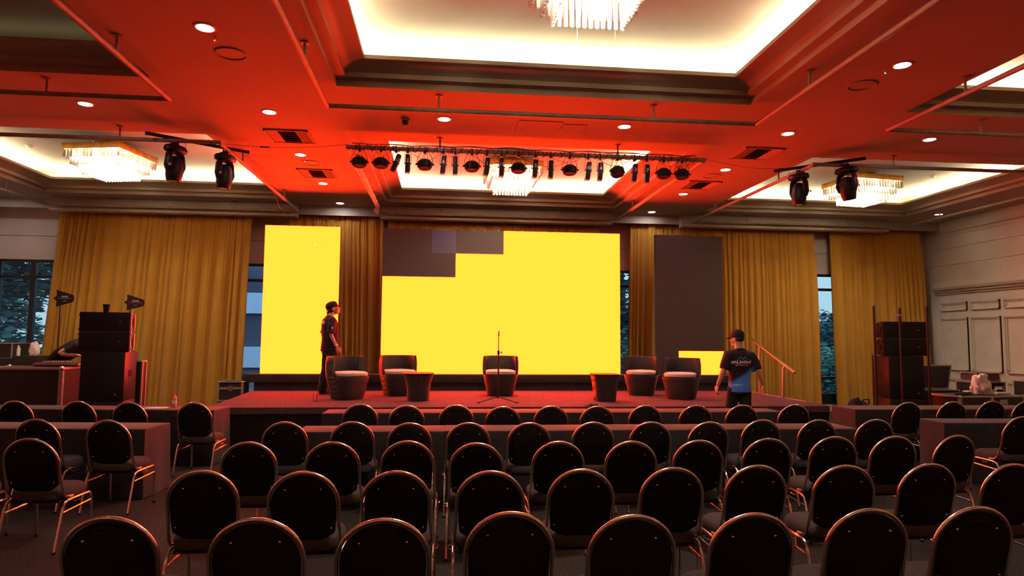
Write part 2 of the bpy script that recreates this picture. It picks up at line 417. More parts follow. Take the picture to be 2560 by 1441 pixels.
def tree(name, label, cat, x, y, h, r, leaf, n=900, seed=1, group=None, trunk=True, ls=.16, base=None):
    rnd = random.Random(seed)
    t = thing(name, label, cat, (x, y, -.35), 0, group)
    if trunk:
        m = MB(); m.tube([(0, 0, 0), (.1, 0, h*.3), (0, .1, h*.62)], [.2, .15, .07], 8)
        for a in range(6):
            an = a*1.05+.3; m.tube([(0, 0, h*(.3+.04*a)), (math.cos(an)*r*.6, math.sin(an)*r*.6, h*(.55+.05*a))], [.06, .02], 6)
        m.obj('trunk', 'bark', t)
    m = MB(); blobs = [(rnd.uniform(-.6, .6)*r, rnd.uniform(-.5, .5)*r, h*rnd.uniform(.25 if base is None else base, .9), rnd.uniform(.35, .6)*r) for _ in range(16)]
    for _ in range(n):
        b = rnd.choice(blobs); v = Vector((rnd.gauss(0, 1), rnd.gauss(0, 1), rnd.gauss(0, 1))).normalized()*b[3]*rnd.uniform(.75, 1.05)
        c = Vector(b[:3])+v
        if c.z < .1: c.z = rnd.uniform(.1, .5)
        s_ = ls*rnd.uniform(.6, 1.4); q = Matrix.Rotation(rnd.uniform(0, 6.28), 3, 'Z') @ Matrix.Rotation(rnd.uniform(-1.2, 1.2), 3, 'X')
        p = [c+q @ Vector(a) for a in ((-s_, 0, 0), (0, -s_*.45, .02), (s_, 0, 0), (0, s_*.45, .02))]
        m.bm.faces.new([m.bm.verts.new(u) for u in p])
    o = m.obj('foliage', leaf, t, smooth=False); o['kind'] = 'stuff'
    return t
G = 'trees outside the hall windows'
tree('leafy_tree', 'dark bushy tree close outside the window at the far left edge', 'tree', -13.5, 20.5, 6.5, 2.6, 'leaf1', 5200, 3, G)
tree('leafy_tree', 'brighter green tree behind the dark one outside the far left window', 'tree', -18.5, 27, 6.0, 3.2, 'leaf2', 5200, 5, G)
tree('leafy_tree', 'sparse tree with sky between its leaves beside the main yellow screen', 'tree', 6.6, 24, 7.5, 1.9, 'leaf1', 1300, 8, G, ls=.17)
tree('leafy_tree', 'rounded tree below the sky in the narrow right window', 'tree', 17.0, 28, 2.9, 2.2, 'leaf1', 4200, 11, G)
tree('leafy_tree', 'bright green tree low in the narrow right window', 'tree', 14.6, 24, 1.5, 1.4, 'leaf2', 3000, 12, G)
tree('flowering_shrub', 'pale flowering shrub at the foot of the narrow right window', 'shrub', 12.0, 19.0, 1.75, 1.1, 'leaf3', 2600, 14, trunk=False, ls=.09, base=.1)
tree('flowering_shrub', 'grey green shrub low beside the right edge of the main screen', 'shrub', 5.15, 18.5, 2.1, .8, 'leaf3', 1600, 15, trunk=False, ls=.09, base=.1)

t = thing('office_building', 'grey office building with pale horizontal bands seen beside the left screen', 'building', (-11.5, 33, -.35))
m = MB(); m.bb(-3, 9, 0, 8, 0, 11); m.obj('wall', 'facade', t, smooth=False)
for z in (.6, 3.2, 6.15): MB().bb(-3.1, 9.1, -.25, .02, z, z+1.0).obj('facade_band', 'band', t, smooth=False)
for z in (1.65, 4.25):
    for i in range(6): MB().bb(-2.8+i*1.95, -1.0+i*1.95, -.06, .02, z, z+1.5).obj('window', 'facade_glass', t, smooth=False)
# ------------------------------------------------------------------ curtains
def curtain(label, xt0, xt1, xb0, xb1, y=15.2, zt=4.56, seed=1, amp=1.0):
    rnd = random.Random(seed)
    W = xt1-xt0; folds = []; u = 0
    while u < W:
        w = rnd.choice((rnd.uniform(.07, .13), rnd.uniform(.12, .22), rnd.uniform(.2, .34))); folds.append((u, w, rnd.uniform(.7, 1.2))); u += w
    nx = int(W/.012); nz = 30; mb = MB(); vv = []
    fi = 0; idx = []
    for i in range(nx+1):
        u = W*i/nx
        while fi < len(folds)-1 and u > folds[fi][0]+folds[fi][1]: fi += 1
        idx.append(fi)
    for j in range(nz+1):
        t = j/nz; z = zt + (0.03-zt)*t; row = []
        k = min(1, .35+t*2.2)
        for i in range(nx+1):
            s = i/nx; x = (xt0+W*s)*(1-t)+(xb0+(xb1-xb0)*s)*t; u = s*W
            a, w, g = folds[idx[i]]; q = min(1, max(0, (u-a)/w))
            broad = (math.sin(PI*q)**.8)*(.03+.50*w)*g*k*(1+.25*noise.noise(Vector((a*3, t*2.2, seed))))
            small = .016*(1-.8*min(1, t*3))*math.sin(u*2*PI/.055+3*noise.noise(Vector((u*4, 0, seed))))
            roll = .035*noise.noise(Vector((u*1.3, t*.8, seed*2)))*k
            zz = z + (.018*math.sin(u*2*PI/.19+seed) if j == 0 else 0)
            row.append(mb.bm.verts.new((x+.25*w*(q-.5)*0+.02*noise.noise(Vector((a*7, t*1.5, 4)))*math.sin(PI*q), y-broad-small-roll, zz)))
        vv.append(row)
    for j in range(nz):
        for i in range(nx): mb.bm.faces.new((vv[j][i], vv[j][i+1], vv[j+1][i+1], vv[j+1][i]))
    o = mb.obj('curtain', 'curtain', ang=180); md = o.modifiers.new('solid', 'SOLIDIFY'); md.thickness = .006; md.offset = 1
    return tag(o, label, 'curtain', 'ochre curtains along the back wall')
curtain('widest ochre curtain, left of the left screen and behind the speaker stack', -8.42, -4.33, -8.75, -4.42, seed=1)
curtain('ochre curtain hanging between the left screen and the main screen', -3.55, -1.42, -3.45, -1.35, seed=2)
curtain('ochre curtain mostly hidden behind the main screen, showing above its top edge', -1.36, 3.62, -1.3, 3.62, seed=3, y=15.24)
curtain('ochre curtain behind the dark narrow screen and the handrail', 4.38, 8.98, 4.28, 9.05, seed=4)
curtain('rightmost ochre curtain, between the narrow window and the panelled wall', 9.42, 11.82, 9.5, 11.95, seed=5)

# ------------------------------------------------------------------ hanging pipe frames
PZ, PR = 4.515, .029
def pipe_frame(i, j, label, skip=(), r=PR):
    x0, x1 = COFX[i][0]-.13, COFX[i][1]+.15; y0, y1 = COFY[j][0]-.25, COFY[j][1]+.17
    if j == 2: y1 = 14.68
    t = thing('pipe_frame', label, 'pipe', ((x0+x1)/2, (y0+y1)/2, PZ), 0, 'painted pipe frames under the ceiling coffers')
    cx, cy = (x0+x1)/2, (y0+y1)/2; hx, hy = (x1-x0)/2, (y1-y0)/2
    segs = [((-hx-.03, -hy, 0), (hx+.03, -hy, 0)), ((-hx, hy, 0), (hx, hy, 0)), ((-hx, -hy+.03, -.004), (-hx, hy, -.004)), ((hx, -hy+.03, -.004), (hx, hy, -.004))]
    for a, b in segs: MB().cyl(a, b, r, 14).obj('pipe', 'pipe', t)
    for (ax, ay) in [(-hx+1.33, -hy), (hx-1.35, -hy), (-hx+1.33, hy), (hx-1.35, hy), (-hx, hy-1.3), (-hx, -hy+1.1), (hx, hy-1.25), (hx, -hy+1.1)]:
        m = MB(); m.cyl((ax, ay, .01), (ax, ay, H-PZ-.001), .015, 10); m.cyl((ax, ay, H-PZ-.012), (ax, ay, H-PZ-.001), .045, 14)
        m.obj('hanger', 'pipe', t)
    return t
pipe_frame(0, 1, 'pipe frame under the dim coffer at the top left corner')
pipe_frame(1, 1, 'pipe frame round the large lit coffer nearest the camera, top centre')
pipe_frame(2, 1, 'pipe frame round the coffer cut off at the top right corner')
pipe_frame(0, 2, 'pipe frame round the back left coffer, above the curtain')
pipe_frame(1, 2, 'pipe frame round the back centre coffer, carrying the row of stage lamps', r=.034)
pipe_frame(2, 2, 'pipe frame round the back right coffer')

# ------------------------------------------------------------------ ceiling fittings
def downlight_proto():
    t = thing('downlight', 'x', 'ceiling light', (0, 0, H), 0, 'round downlights in the ceiling')
    MB().lathe([(.098, 0), (.10, -.006), (.082, -.010), (.078, -.002), (.078, 0)], n=28, cap=False).obj('trim_ring', 'white_paint', t)
    MB().lathe([(.0, -.004), (.076, -.004), (.076, -.003)], n=24, cap=True).obj('lens', 'down', t)
    return t
dl = downlight_proto()
DLS = [(-2.33, 6.35, 'downlight at the upper left, nearest the camera in the left ceiling beam'),
 (-2.34, 8.72, 'downlight in the left ceiling beam, second from the camera, left of the pipe corner'),
 (-2.37, 10.75, 'downlight in the left ceiling beam between the two square vents'),
 (-2.37, 12.75, 'downlight in the left ceiling beam just behind the farther vent'),
 (-2.34, 14.62, 'downlight over the curtain between the left and main screens'),
 (4.82, 6.35, 'downlight in the right ceiling beam nearest the camera, beside a round speaker grille'),
 (4.83, 8.72, 'downlight in the right ceiling beam, second from the camera'),
 (4.80, 10.75, 'downlight in the right ceiling beam between its two vents'),
 (4.77, 12.7, 'downlight in the right ceiling beam behind the farther vent'),
 (4.73, 14.62, 'downlight above the curtain left of the dark narrow screen'),
 (-4.61, 8.70, 'leftmost downlight, under the pipe frame of the dim coffer'),
 (-.05, 8.71, 'downlight behind the dome camera, above the lamp bar on the left'),
 (2.44, 8.71, 'downlight above the right half of the lamp bar'),
 (7.0, 8.72, 'downlight at the far right above the right moving heads')]
for k_, (x, y_, lb) in enumerate(DLS):
    o = dl if k_ == 0 else copy_tree(dl)
    o.location = (x, y_, H); o['label'] = lb
o = copy_tree(dl); o.location = (11.35, 13.95, H); o['label'] = 'dim warm downlight in the corner above the rightmost curtain'
for ch in o.children:
    if ch.name.startswith('lens'):
        ch.data = ch.data.copy(); ch.data.materials.clear(); ch.data.materials.append(M['down_dim'])
o = copy_tree(dl); o.location = (-9.3, 14.3, H); o['label'] = 'lit disc in place of a bright reflection, far left corner above the bare wall'  # downlight copy added to stand in for a bright reflection

def ceiling_speaker(x, y, label):
    t = thing('ceiling_speaker', label, 'speaker', (x, y, H), 0, 'round ceiling speakers')
    MB().lathe([(.155, 0), (.158, -.008), (.148, -.012), (.145, -.004)], n=36, cap=False).obj('rim', 'ceiling', t)
    MB().lathe([(0, -.003), (.146, -.003), (.146, -.001)], n=36).obj('grille', mat('speaker_mesh', (.35, .3, .25), .6, var=.3, scale=200), t)
ceiling_speaker(-2.27, 6.93, 'round speaker grille behind the nearest left downlight')
ceiling_speaker(4.75, 6.93, 'round speaker grille behind the nearest right downlight')
ceiling_speaker(-2.30, 11.25, 'round speaker grille between the two vents in the left beam')
ceiling_speaker(4.74, 11.2, 'round speaker grille between the two vents in the right beam')

def vent(x, y, label):
    t = thing('ceiling_vent', label, 'vent', (x, y, H), 0, 'square ceiling vents')
    m = MB(); w, d = .31, .31
    for a, b, c_, e in ((-w, w, -d, -d+.025), (-w, w, d-.025, d), (-w, -w+.025, -d, d), (w-.025, w, -d, d)): m.bb(a, b, c_, e, -.02, -.001)
    m.obj('frame', 'ceiling', t, smooth=False)
    MB().bb(-w+.02, w-.02, -d+.02, d-.02, -.004, -.001).obj('backing', 'dark_paint', t, smooth=False)
    for q in range(5):
        for s_ in (-1, 1):
            xx = s_*(w-.05-q*.031); MB().box((xx, 0, -.013), (.02, 2*d-.06, .003), Ry(s_*.35)).obj('blade', 'ceiling', t, smooth=False)
    for q in range(5):
        yy = -.2+q*.1; MB().box((0, yy, -.013), (.25, .045, .003), Rx(.5)).obj('blade', 'trim', t, smooth=False)
vent(-2.31, 9.77, 'square ceiling vent in the left beam, nearer the camera')
vent(-2.33, 11.97, 'square ceiling vent in the left beam, nearer the stage')
vent(4.86, 9.73, 'square ceiling vent in the right beam, nearer the camera')
vent(4.80, 11.9, 'square ceiling vent in the right beam, nearer the stage')

for (x, y_, w, d, lb) in ((1.26, 8.85, .6, .42, 'larger square access hatch in the red lit ceiling'), (1.75, 8.85, .32, .26, 'smaller access hatch beside the larger one in the ceiling')):
    t = thing('access_hatch', lb, 'hatch', (x, y_, H)); MB().bb(-w/2, w/2, -d/2, d/2, -.007, -.001).obj('hatch_panel', 'ceiling', t, smooth=False)
    m = MB()
    for a, b, c_, e in ((-w/2-.012, w/2+.012, -d/2-.012, -d/2-.004), (-w/2-.012, w/2+.012, d/2+.004, d/2+.012), (-w/2-.012, -w/2-.004, -d/2, d/2), (w/2+.004, w/2+.012, -d/2, d/2)): m.bb(a, b, c_, e, -.0025, -.0005)
    m.obj('gap', 'dark_paint', t, smooth=False)

t = thing('dome_camera', 'small dark dome camera on the ceiling left of the lamp bar', 'camera', (-.57, 8.78, H))
MB().lathe([(.06, 0), (.06, -.03), (.045, -.035)], n=20).obj('base', 'trim', t)
MB().ell((0, 0, -.045), (.048, .048, .05)).obj('dome', 'black', t)
def smoke(x, y, z, label):
    t = thing('smoke_detector', label, 'detector', (x, y, z), 0, 'smoke detectors')
    MB().lathe([(.06, 0), (.06, -.02), (.04, -.045), (.0, -.045)], n=20).obj('housing', 'white_paint', t)
smoke(-7.55, 12.5, (TOP-.002), 'smoke detector inside the back left coffer')
smoke(10.0, 12.4, (TOP-.002), 'smoke detector inside the back right coffer')
def sprink(x, y, label):
    t = thing('sprinkler', label, 'sprinkler', (x, y, H), 0, 'ceiling sprinklers')
    MB().cyl((0, 0, 0), (0, 0, -.04), .008, 8).obj('pipe_nipple', 'steel', t); MB().cyl((0, 0, -.04), (0, 0, -.046), .018, 12).obj('deflector', 'steel', t)
sprink(-2.30, 6.55, 'sprinkler beside the nearest left downlight'); sprink(4.72, 6.5, 'sprinkler beside the nearest right downlight')
sprink(-2.36, 11.02, 'sprinkler between the left beam vents'); sprink(-2.25, 13.2, 'sprinkler near the back of the left beam')

# ------------------------------------------------------------------ chandeliers
def crystal_mesh(l, name='crystal'):
    return MB().lathe([(.004, 0), (.022, -.012), (.022, -l+.012), (.012, -l)], n=6).mesh(name, smooth=False)
def tier_pos(h, n):
    out = []
    for q in range(n):
        s_ = -h+2*h*q/(n-1); out += [(s_, -h), (s_, h)]
        if 0 < q < n-1: out += [(-h, s_), (h, s_)]
    return out
def chandelier(x, y, rz, label, detail):
    t = thing('chandelier', label, 'chandelier', (x, y, 0), rz, 'square crystal chandeliers')
    MB().lathe([(.29, (TOP-.002)), (.30, TOP-.025), (.27, TOP-.05), (0, TOP-.05)], n=36).obj('canopy', 'gold', t)
    m = MB()
    for a in (-.22, .22):
        for b in (-.22, .22): m.cyl((a, b, TOP-.045), (a, b, 5.03), .008, 6)
    m.obj('rods', 'gold', t)
    m = MB(); w = .525
    for a, b, c_, e in ((-w, w, -w, -w+.025), (-w, w, w-.025, w), (-w, -w+.025, -w+.025, w-.025), (w-.025, w, -w+.025, w-.025)): m.bb(a, b, c_, e, 4.93, 5.03, bev=.004)
    m.obj('frame', 'gold', t)
    MB().bb(-w+.03, w-.03, -w+.03, w-.03, 4.985, 4.995).obj('top_plate', 'gold', t, smooth=False)
    for (bx, by) in [(a, b) for a in (-.33, 0, .33) for b in (-.33, 0, .33)]:
        MB().ell((bx, by, 4.86), (.03, .03, .055), u=10, v=6).obj('bulb', 'bulb', t)
    MB().ell((0, 0, 4.70), (.16, .16, .06), u=12, v=6).obj('bulb', 'bulb', t)
    tiers = [(.495, 17, 4.93, .14), (.42, 15, 4.90, .22), (.32, 12, 4.90, .36)]
    if detail: tiers = [(.495, 17, 4.93, .14), (.40, 13, 4.90, .24), (.32, 12, 4.90, .36)]
    for ti, (h, n, zt, l) in enumerate(tiers):
        ps = tier_pos(h, n)
        if detail and ti > 0:
            me = crystal_mesh(l); me.materials.append(M['crystal'])
            for p in ps:
                o = bpy.data.objects.new('crystal', me); C.objects.link(o); o.parent = t; o.location = (p[0], p[1], zt)
        else:
            m = MB()
            for p in ps: m.lathe([(.004, 0), (.022, -.012), (.022, -l+.012), (.012, -l)], c=(p[0], p[1], zt), n=6)
            o = m.obj('crystal_tier', 'crystal', t, smooth=False)
            if detail: o['kind'] = 'stuff'
    return t
ch = chandelier(1.24, 5.30, 0, 'lit crystal chandelier in the nearest coffer, cut off by the top edge', True)
for (a, b) in ((-.09, .36), (.26, .36)):
    MB().tube([(a, b, 4.6), (a+.004, b, 4.5), (a, b, 4.44)], .004, 5).obj('pull_chain', 'brass_chain', ch)
chandelier(-5.95, 12.15, -.20, 'lit crystal chandelier in the back left coffer, above the moving heads', False)
chandelier(1.24, 12.30, .02, 'lit crystal chandelier in the back centre coffer, behind the lamp bar', False)
chandelier(8.42, 12.40, .13, 'lit crystal chandelier in the back right coffer', False)

# ------------------------------------------------------------------ stage
SH = .68
t = thing('stage', 'low stage with red lit carpet and dark skirt under the screens', 'stage', (1.35, 12.0, 0))
def L(x, y): return x-1.35, y-12.0
m = MB(); m.rings([[(*L(-3.52, 10.33), z), (*L(6.33, 10.33), z), (*L(6.38, 14.0), z), (*L(-3.78, 14.0), z)] for z in (SH-.10, SH)])
m.obj('deck', 'stage_carpet', t, smooth=False)
m = MB(); n = 260; top = []; bot = []
pts = [(-3.78, 13.99), (-3.52, 10.36), (6.33, 10.36), (6.38, 13.99)]
path = []
for a, b in zip(pts[:-1], pts[1:]):
    kk = int(math.dist(a, b)/.05)
    path += [(a[0]+(b[0]-a[0])*i/kk, a[1]+(b[1]-a[1])*i/kk) for i in range(kk)]
path.append(pts[-1])
c0 = (1.35, 12.2)
def off(i, p, d):
    v = Vector((p[0]-c0[0], p[1]-c0[1])); v = Vector((0, -1)) if p[1] < 10.5 else (Vector((-1, 0)) if p[0] < 0 else Vector((1, 0)))
    return p[0]+v.x*d, p[1]+v.y*d
va = [m.bm.verts.new((*L(*off(i, p, .0)), SH-.10)) for i, p in enumerate(path)]
vb = [m.bm.verts.new((*L(*off(i, p, .02+.015*math.sin(i*1.1)+.01*math.sin(i*.37))), .005)) for i, p in enumerate(path)]
for i in range(len(path)-1): m.bm.faces.new((va[i], va[i+1], vb[i+1], vb[i]))
m.obj('skirt', 'skirt', t)
MB().bb(-5.35+.02, 4.9, 2.1, 2.11, .01, SH-.11).obj('back_panel', 'skirt', t, smooth=False)
MB().box((4.985, .35, SH+.004), (.03, 2.6, .012)).obj('edge_strip', 'alu', t, smooth=False)
t = thing('screen_riser', 'black cloth covered riser running under the three screens', 'riser', (1.2, 13.75, SH))
MB().bb(-5.15, 5.3, -.25, .45, .16, .325, bev=.006).obj('top_deck', 'black_cloth', t)
MB().bb(-4.93, 5.05, -.22, .42, .001, .158).obj('base', 'black_cloth', t, smooth=False)
t = thing('stage_step', 'low black step in front of the stage where the man in the blue shirt walks', 'step', (4.6, 10.02, 0))
MB().bb(-.9, .9, -.26, .27, .0, .15, bev=.01).obj('tread', 'skirt', t)

# ------------------------------------------------------------------ LED screens
def panel_mesh(m_front):
    mb = MB(); mb.bb(0, .5, 0, .07, 0, .5)
    me = mb.mesh('led_panel', smooth=False); me.materials.append(M['led_body']); me.materials.append(M[m_front])
    for p in me.polygons:
        if p.normal.y < -.9: p.material_index = 1
    return me
PM = {k: panel_mesh(v) for k, v in dict(on='led_on', off='led_off', dots='dots').items()}
def screen(label, x0, cols, state, y=13.66, z0=1.008):
    t = thing('led_screen', label, 'screen', (x0, y, z0))
    for r in range(6):
        for c_ in range(cols):
            o = bpy.data.objects.new('led_panel', PM[state(c_, 5-r)]); C.objects.link(o); o.parent = t; o.location = (c_*.5, 0, r*.5)
            if state(c_, 5-r) != 'on': o['label'] = 'unlit dark panel' if state(c_, 5-r) == 'off' else 'dark panel with a grid of faint blue dots'
    m = MB()
    for c_ in range(cols):
        m.bb(c_*.5+.05, c_*.5+.09, .09, .13, -.0, 2.95)
    m.obj('rear_bracing', 'steel', t, smooth=False)
    m = MB()
    for c_ in range(cols): m.bb(c_*.5+.1, c_*.5+.115, .01, .03, 3.0, 3.018); m.bb(c_*.5+.38, c_*.5+.395, .01, .03, 3.0, 3.018)
    m.obj('top_latch', 'steel', t, smooth=False)
    return t
sc1 = screen('tall narrow yellow LED screen on the left, behind the man in the cap', -3.66, 3, lambda c_, r: 'on')
MB().bb(1.0, 1.006, -.004, -.001, 2.60, 2.635).obj('white_pixel', 'white_led', sc1, smooth=False)
screen('wide main yellow LED screen with dark stepped panels at its upper left', -1.29, 10,
       lambda c_, r: 'dots' if (r == 0 and c_ == 2) else ('off' if (r == 0 and c_ < 5) or (r == 1 and c_ < 3) else 'on'))
screen('tall narrow LED screen on the right, dark except its lit foot', 4.49, 3, lambda c_, r: 'on' if (r == 5 and c_ > 0) else 'off')
# ------------------------------------------------------------------ lamps on the bar
BY = 9.59
def bracket(m, w, h, zt, d=.0):
    m.tube([(-w, 0, 0), (-w, 0, h*.6), (-w*.55, d, zt-.035), (w*.55, d, zt-.035), (w, 0, h*.6), (w, 0, 0)], .004, 6)
def round_lamp(x, z, label, rx=0.0, rz=0.0, sd=1):
    t = thing('stage_lamp', label, 'stage lamp', (x, BY, z), rz, 'round stage lamps on the bar')
    rot = Rx(rx); dz = PZ-z
    m = MB(); m.lathe([(.03, .068), (.075, .06), (.102, .03), (.108, -.005), (.098, -.045), (.085, -.066), (.0, -.06)], n=14)
    for v in m.bm.verts: v.co = rot @ v.co
    m.obj('housing', 'black_matte', t, ang=50)
    m = MB()
    for a in range(10):
        an = a*PI/5; m.box((math.cos(an)*.099, math.sin(an)*.099, -.005), (.018, .014, .085), Rz(an))
    for v in m.bm.verts: v.co = rot @ v.co
    m.obj('cooling_fins', 'black', t, smooth=False)
    m = MB(); m.tube([(-.118, 0, 0), (-.108, .0, .09), (-.055, .0, dz-.03), (.055, .0, dz-.03), (.108, 0, .09), (.118, 0, 0)], .0042, 6); m.obj('yoke', 'black', t)
    for s_ in (-1, 1): MB().cyl((s_*.105, 0, 0), (s_*.135, 0, 0), .015, 8).obj('knob', 'black', t)
    m = MB(); m.bb(-.02, .02, -.02, .02, dz-.06, dz-.03); m.tube([(0, -.045*math.cos(a), dz+.045*math.sin(a)) for a in [q*PI/8-.5*PI for q in range(0, 13)]], .006, 6); m.obj('clamp', 'black', t)
    rnd = random.Random(sd)
    for q in range(3):
        xx = -.035+q*.035; m = MB(); m.cyl((xx, 0, .06), (xx, 0, .092), .007, 6)
        m.tube([(xx, 0, .09), (xx+rnd.uniform(-.02, .02), -.01, .13), (xx+rnd.uniform(-.07, .07), -.02, dz-.05), (xx+rnd.uniform(-.08, .08), -.036, dz)], .0026, 5); m.obj('lead', 'cable', t)
def slim_lamp(x, z, num, label, tilt=0.0, sd=1):
    t = thing('stage_lamp', label, 'stage lamp', (x, BY, z), 0, 'slim numbered stage lamps on the bar')
    dz = PZ-z; R = Ry(tilt)
    def put(m): 
        for v in m.bm.verts: v.co = R @ v.co
        return m
    m = MB(); m.box((0, 0, .0), (.068, .10, .262), bev=.014, seg=3); put(m).obj('housing', 'black', t)
    m = MB()
    for i in range(5): m.bb(-.034+i*.0145, -.026+i*.0145, -.045, .045, -.146, -.128)
    put(m).obj('lens_rim', 'black', t, smooth=False)
    m = MB()
    for i in range(6): m.bb(.033, .04, -.035, .035, -.11+i*.018, -.103+i*.018)
    put(m).obj('cooling_fins', 'black', t, smooth=False)
    for s_ in (-1, 1):
        m = MB(); m.cyl((s_*.034, 0, .0), (s_*.052, 0, 0), .010, 8); put(m).obj('knob', 'black', t)
    m = MB(); m.tube([(-.05, 0, 0), (-.047, 0, .13), (-.03, 0, dz-.03), (.03, 0, dz-.03), (.047, 0, .13), (.05, 0, 0)], .0035, 6); m.obj('yoke', 'black', t)
    m = MB(); m.bb(-.018, .018, -.018, .018, dz-.06, dz-.03); m.tube([(0, -.045*math.cos(a), dz+.045*math.sin(a)) for a in [q*PI/8-.5*PI for q in range(0, 13)]], .006, 6); m.obj('clamp', 'black', t)
    if num:
        c = R @ Vector((0, -.0512, .035))
        text('number', num, .072 if len(num) == 1 else .066, 'white_paint', t, c, rot=(PI/2, tilt, 0), ext=.0006, bold=.0016)
ordn = ['first', 'second', 'third', 'fourth', 'fifth', 'sixth', 'seventh', 'eighth', 'ninth', 'tenth', 'eleventh', 'twelfth', 'thirteenth']
RND = [(-1.276, 'leftmost, at the very end of the bar'), (-.966, 'second from the left end, beside the tilted slim lamp'), (-.328, 'left of the slim lamp marked six'), (.366, 'against the red glow left of the chandelier'),
       (1.058, 'hanging right in front of the centre chandelier'), (1.839, 'left of the slim lamps marked ten and four'), (2.571, 'tipped to one side against the lit coffer corner'), (3.295, 'second from the right end of the bar'), (3.585, 'rightmost, at the end of the bar')]
for k_, (x, lb) in enumerate(RND):
    round_lamp(x, 4.30-.002*k_, 'round black stage lamp, ' + lb, rx=-.12 if k_ != 6 else -.35, rz=0 if k_ != 6 else .3, sd=k_)
SL = [(-.746, '11', .38), (-.578, '2', 0.01), (-.058, '6', .09), (.118, '', .0), (.586, '1', .10), (.806, '12', .02), (1.311, '5', .07), (1.547, '', .03), (2.121, '10', .13), (2.305, '4', .07), (2.838, '3', .12), (3.031, '7', .04)]
SLL = ['tilted, marked with two ones, third lamp from the left end', 'marked with a two, upright beside the tilted one', 'marked with a six, left of an unmarked one',
 'without a number, beside the one marked six', 'marked with a one, over the left edge of the centre chandelier', 'marked with a twelve, in front of the centre chandelier',
 'marked with a five, over the right edge of the centre chandelier', 'without a number, beside the one marked five', 'marked with a ten, left of the one marked four',
 'marked with a four, right of the one marked ten', 'marked with a three, near the right end', 'marked with a seven, near the right end beside the three']
for k_, (x, n_, ti) in enumerate(SL):
    slim_lamp(x, 4.305-.006*k_*.4, n_, 'slim black stage lamp ' + SLL[k_], ti, k_)
# cables wound along the bar
rnd = random.Random(5)
t = thing('bar_cable', 'tangle of black cables wound round and looping below the lamp bar', 'cable', (1.24, BY, PZ))
pts = []; n = 620
for i in range(n):
    x = -2.66+5.3*i/n; a = i*.42 + 2*noise.noise(Vector((x*1.2, 0, 0)))
    pts.append((x, .043*math.sin(a), .043*math.cos(a)))
MB().tube(pts, .005, 5).obj('wound_cable', 'cable', t)
for s_ in range(2):
    pts = []
    for i in range(260):
        x = -2.62+5.2*i/260; pts.append((x, -.03+.02*math.sin(x*3+s_), .042+.028*abs(noise.noise(Vector((x*1.7, s_*5, 0))))*1.6+.004*s_))
    MB().tube(pts, .0055, 5).obj('run_cable', 'cable', t)
for x0_, w, dp in ((-2.3, .25, .09), (-1.8, .5, .13), (-1.35, .3, .07), (-.55, .18, .10), (-.9, .6, .16), (-.2, .9, .17), (.3, .5, .10), (1.0, .55, .12), (1.35, .3, .06), (1.95, .35, .1), (2.25, .22, .13)):
    pts = [(x0_+w*q/10, -.035, -.03-dp*math.sin(PI*q/10)) for q in range(11)]
    MB().tube(pts, .0035, 5).obj('loop', 'cable', t)
m = MB()
for i in range(26):
    x = -2.6+5.2*i/26+rnd.uniform(-.05, .05); a = rnd.uniform(.5, 2.6)
    m.tube([(x+.004*q, .041*math.cos(q*.7), .041*math.sin(q*.7)) for q in range(10)], .006, 5)
m.obj('cable_ties', 'cable', t)
# red taped pipe wrap on the left side pipe
t = thing('plastic_wrap', 'loose red lit plastic film wrapped along the left side pipe behind the lamp bar', 'wrap', (-1.44, 12.2, PZ))
m = MB()
rs = []
for i in range(60):
    y_ = -1.9+3.6*i/60; r = .042+.02*abs(noise.noise(Vector((i*.4, 0, 2))))
    rs.append([(r*(1+.35*noise.noise(Vector((i*.6, j*.9, 1))))*math.cos(2*PI*j/10), y_, r*(1+.35*noise.noise(Vector((i*.6, j*.9, 5))))*math.sin(2*PI*j/10)-.01) for j in range(10)])
m.rings(rs, cap=False); m.obj('film', 'plastic_bag', t)
m = MB(); m.rings([[(-.05, 1.66, -.02), (.02, 1.68, -.02)], [(-.09, 1.7, -.10), (.03, 1.72, -.11)], [(-.06, 1.76, -.14), (-.01, 1.78, -.17)]], closed=False, cap=False); m.obj('loose_end', 'plastic_bag', t)

def wire(name, pts, label, r=.0035, m_='cable', fitting=None):
    t = thing(name, label, 'cable', pts[0]); p0 = Vector(pts[0])
    MB().tube([Vector(p)-p0 for p in pts], r, 5).obj('wire', m_, t)
    if fitting:
        a = Vector(fitting[0])-p0; b = Vector(fitting[1])-p0; MB().cyl(a, b, .011, 8).obj('connector', 'cable', t)
def sagp(a, b, s, n=14):
    a = Vector(a); b = Vector(b); return [a.lerp(b, i/n)-Vector((0, 0, s*math.sin(PI*i/n))) for i in range(n+1)]
q_ = sagp((-3.22, 9.75, 4.54), (-1.45, 9.58, 4.55), .05)
wire('power_cable', q_, 'thin cable strung from the left moving heads to the lamp bar', fitting=(q_[4], q_[5]))
wire('power_cable', sagp((3.95, 9.6, 4.54), (5.75, 9.75, 4.54), .10), 'thin cable strung from the lamp bar to the right moving heads')
wire('power_cable', [(-3.25, 12.5, 4.50), (-3.25, 13.1, 4.27), (-3.2, 13.8, 4.2), (-3.28, 14.5, 4.36), (-3.31, 14.775, 4.44)], 'thin cable drooping below the left side pipe near the curtain', .0025)

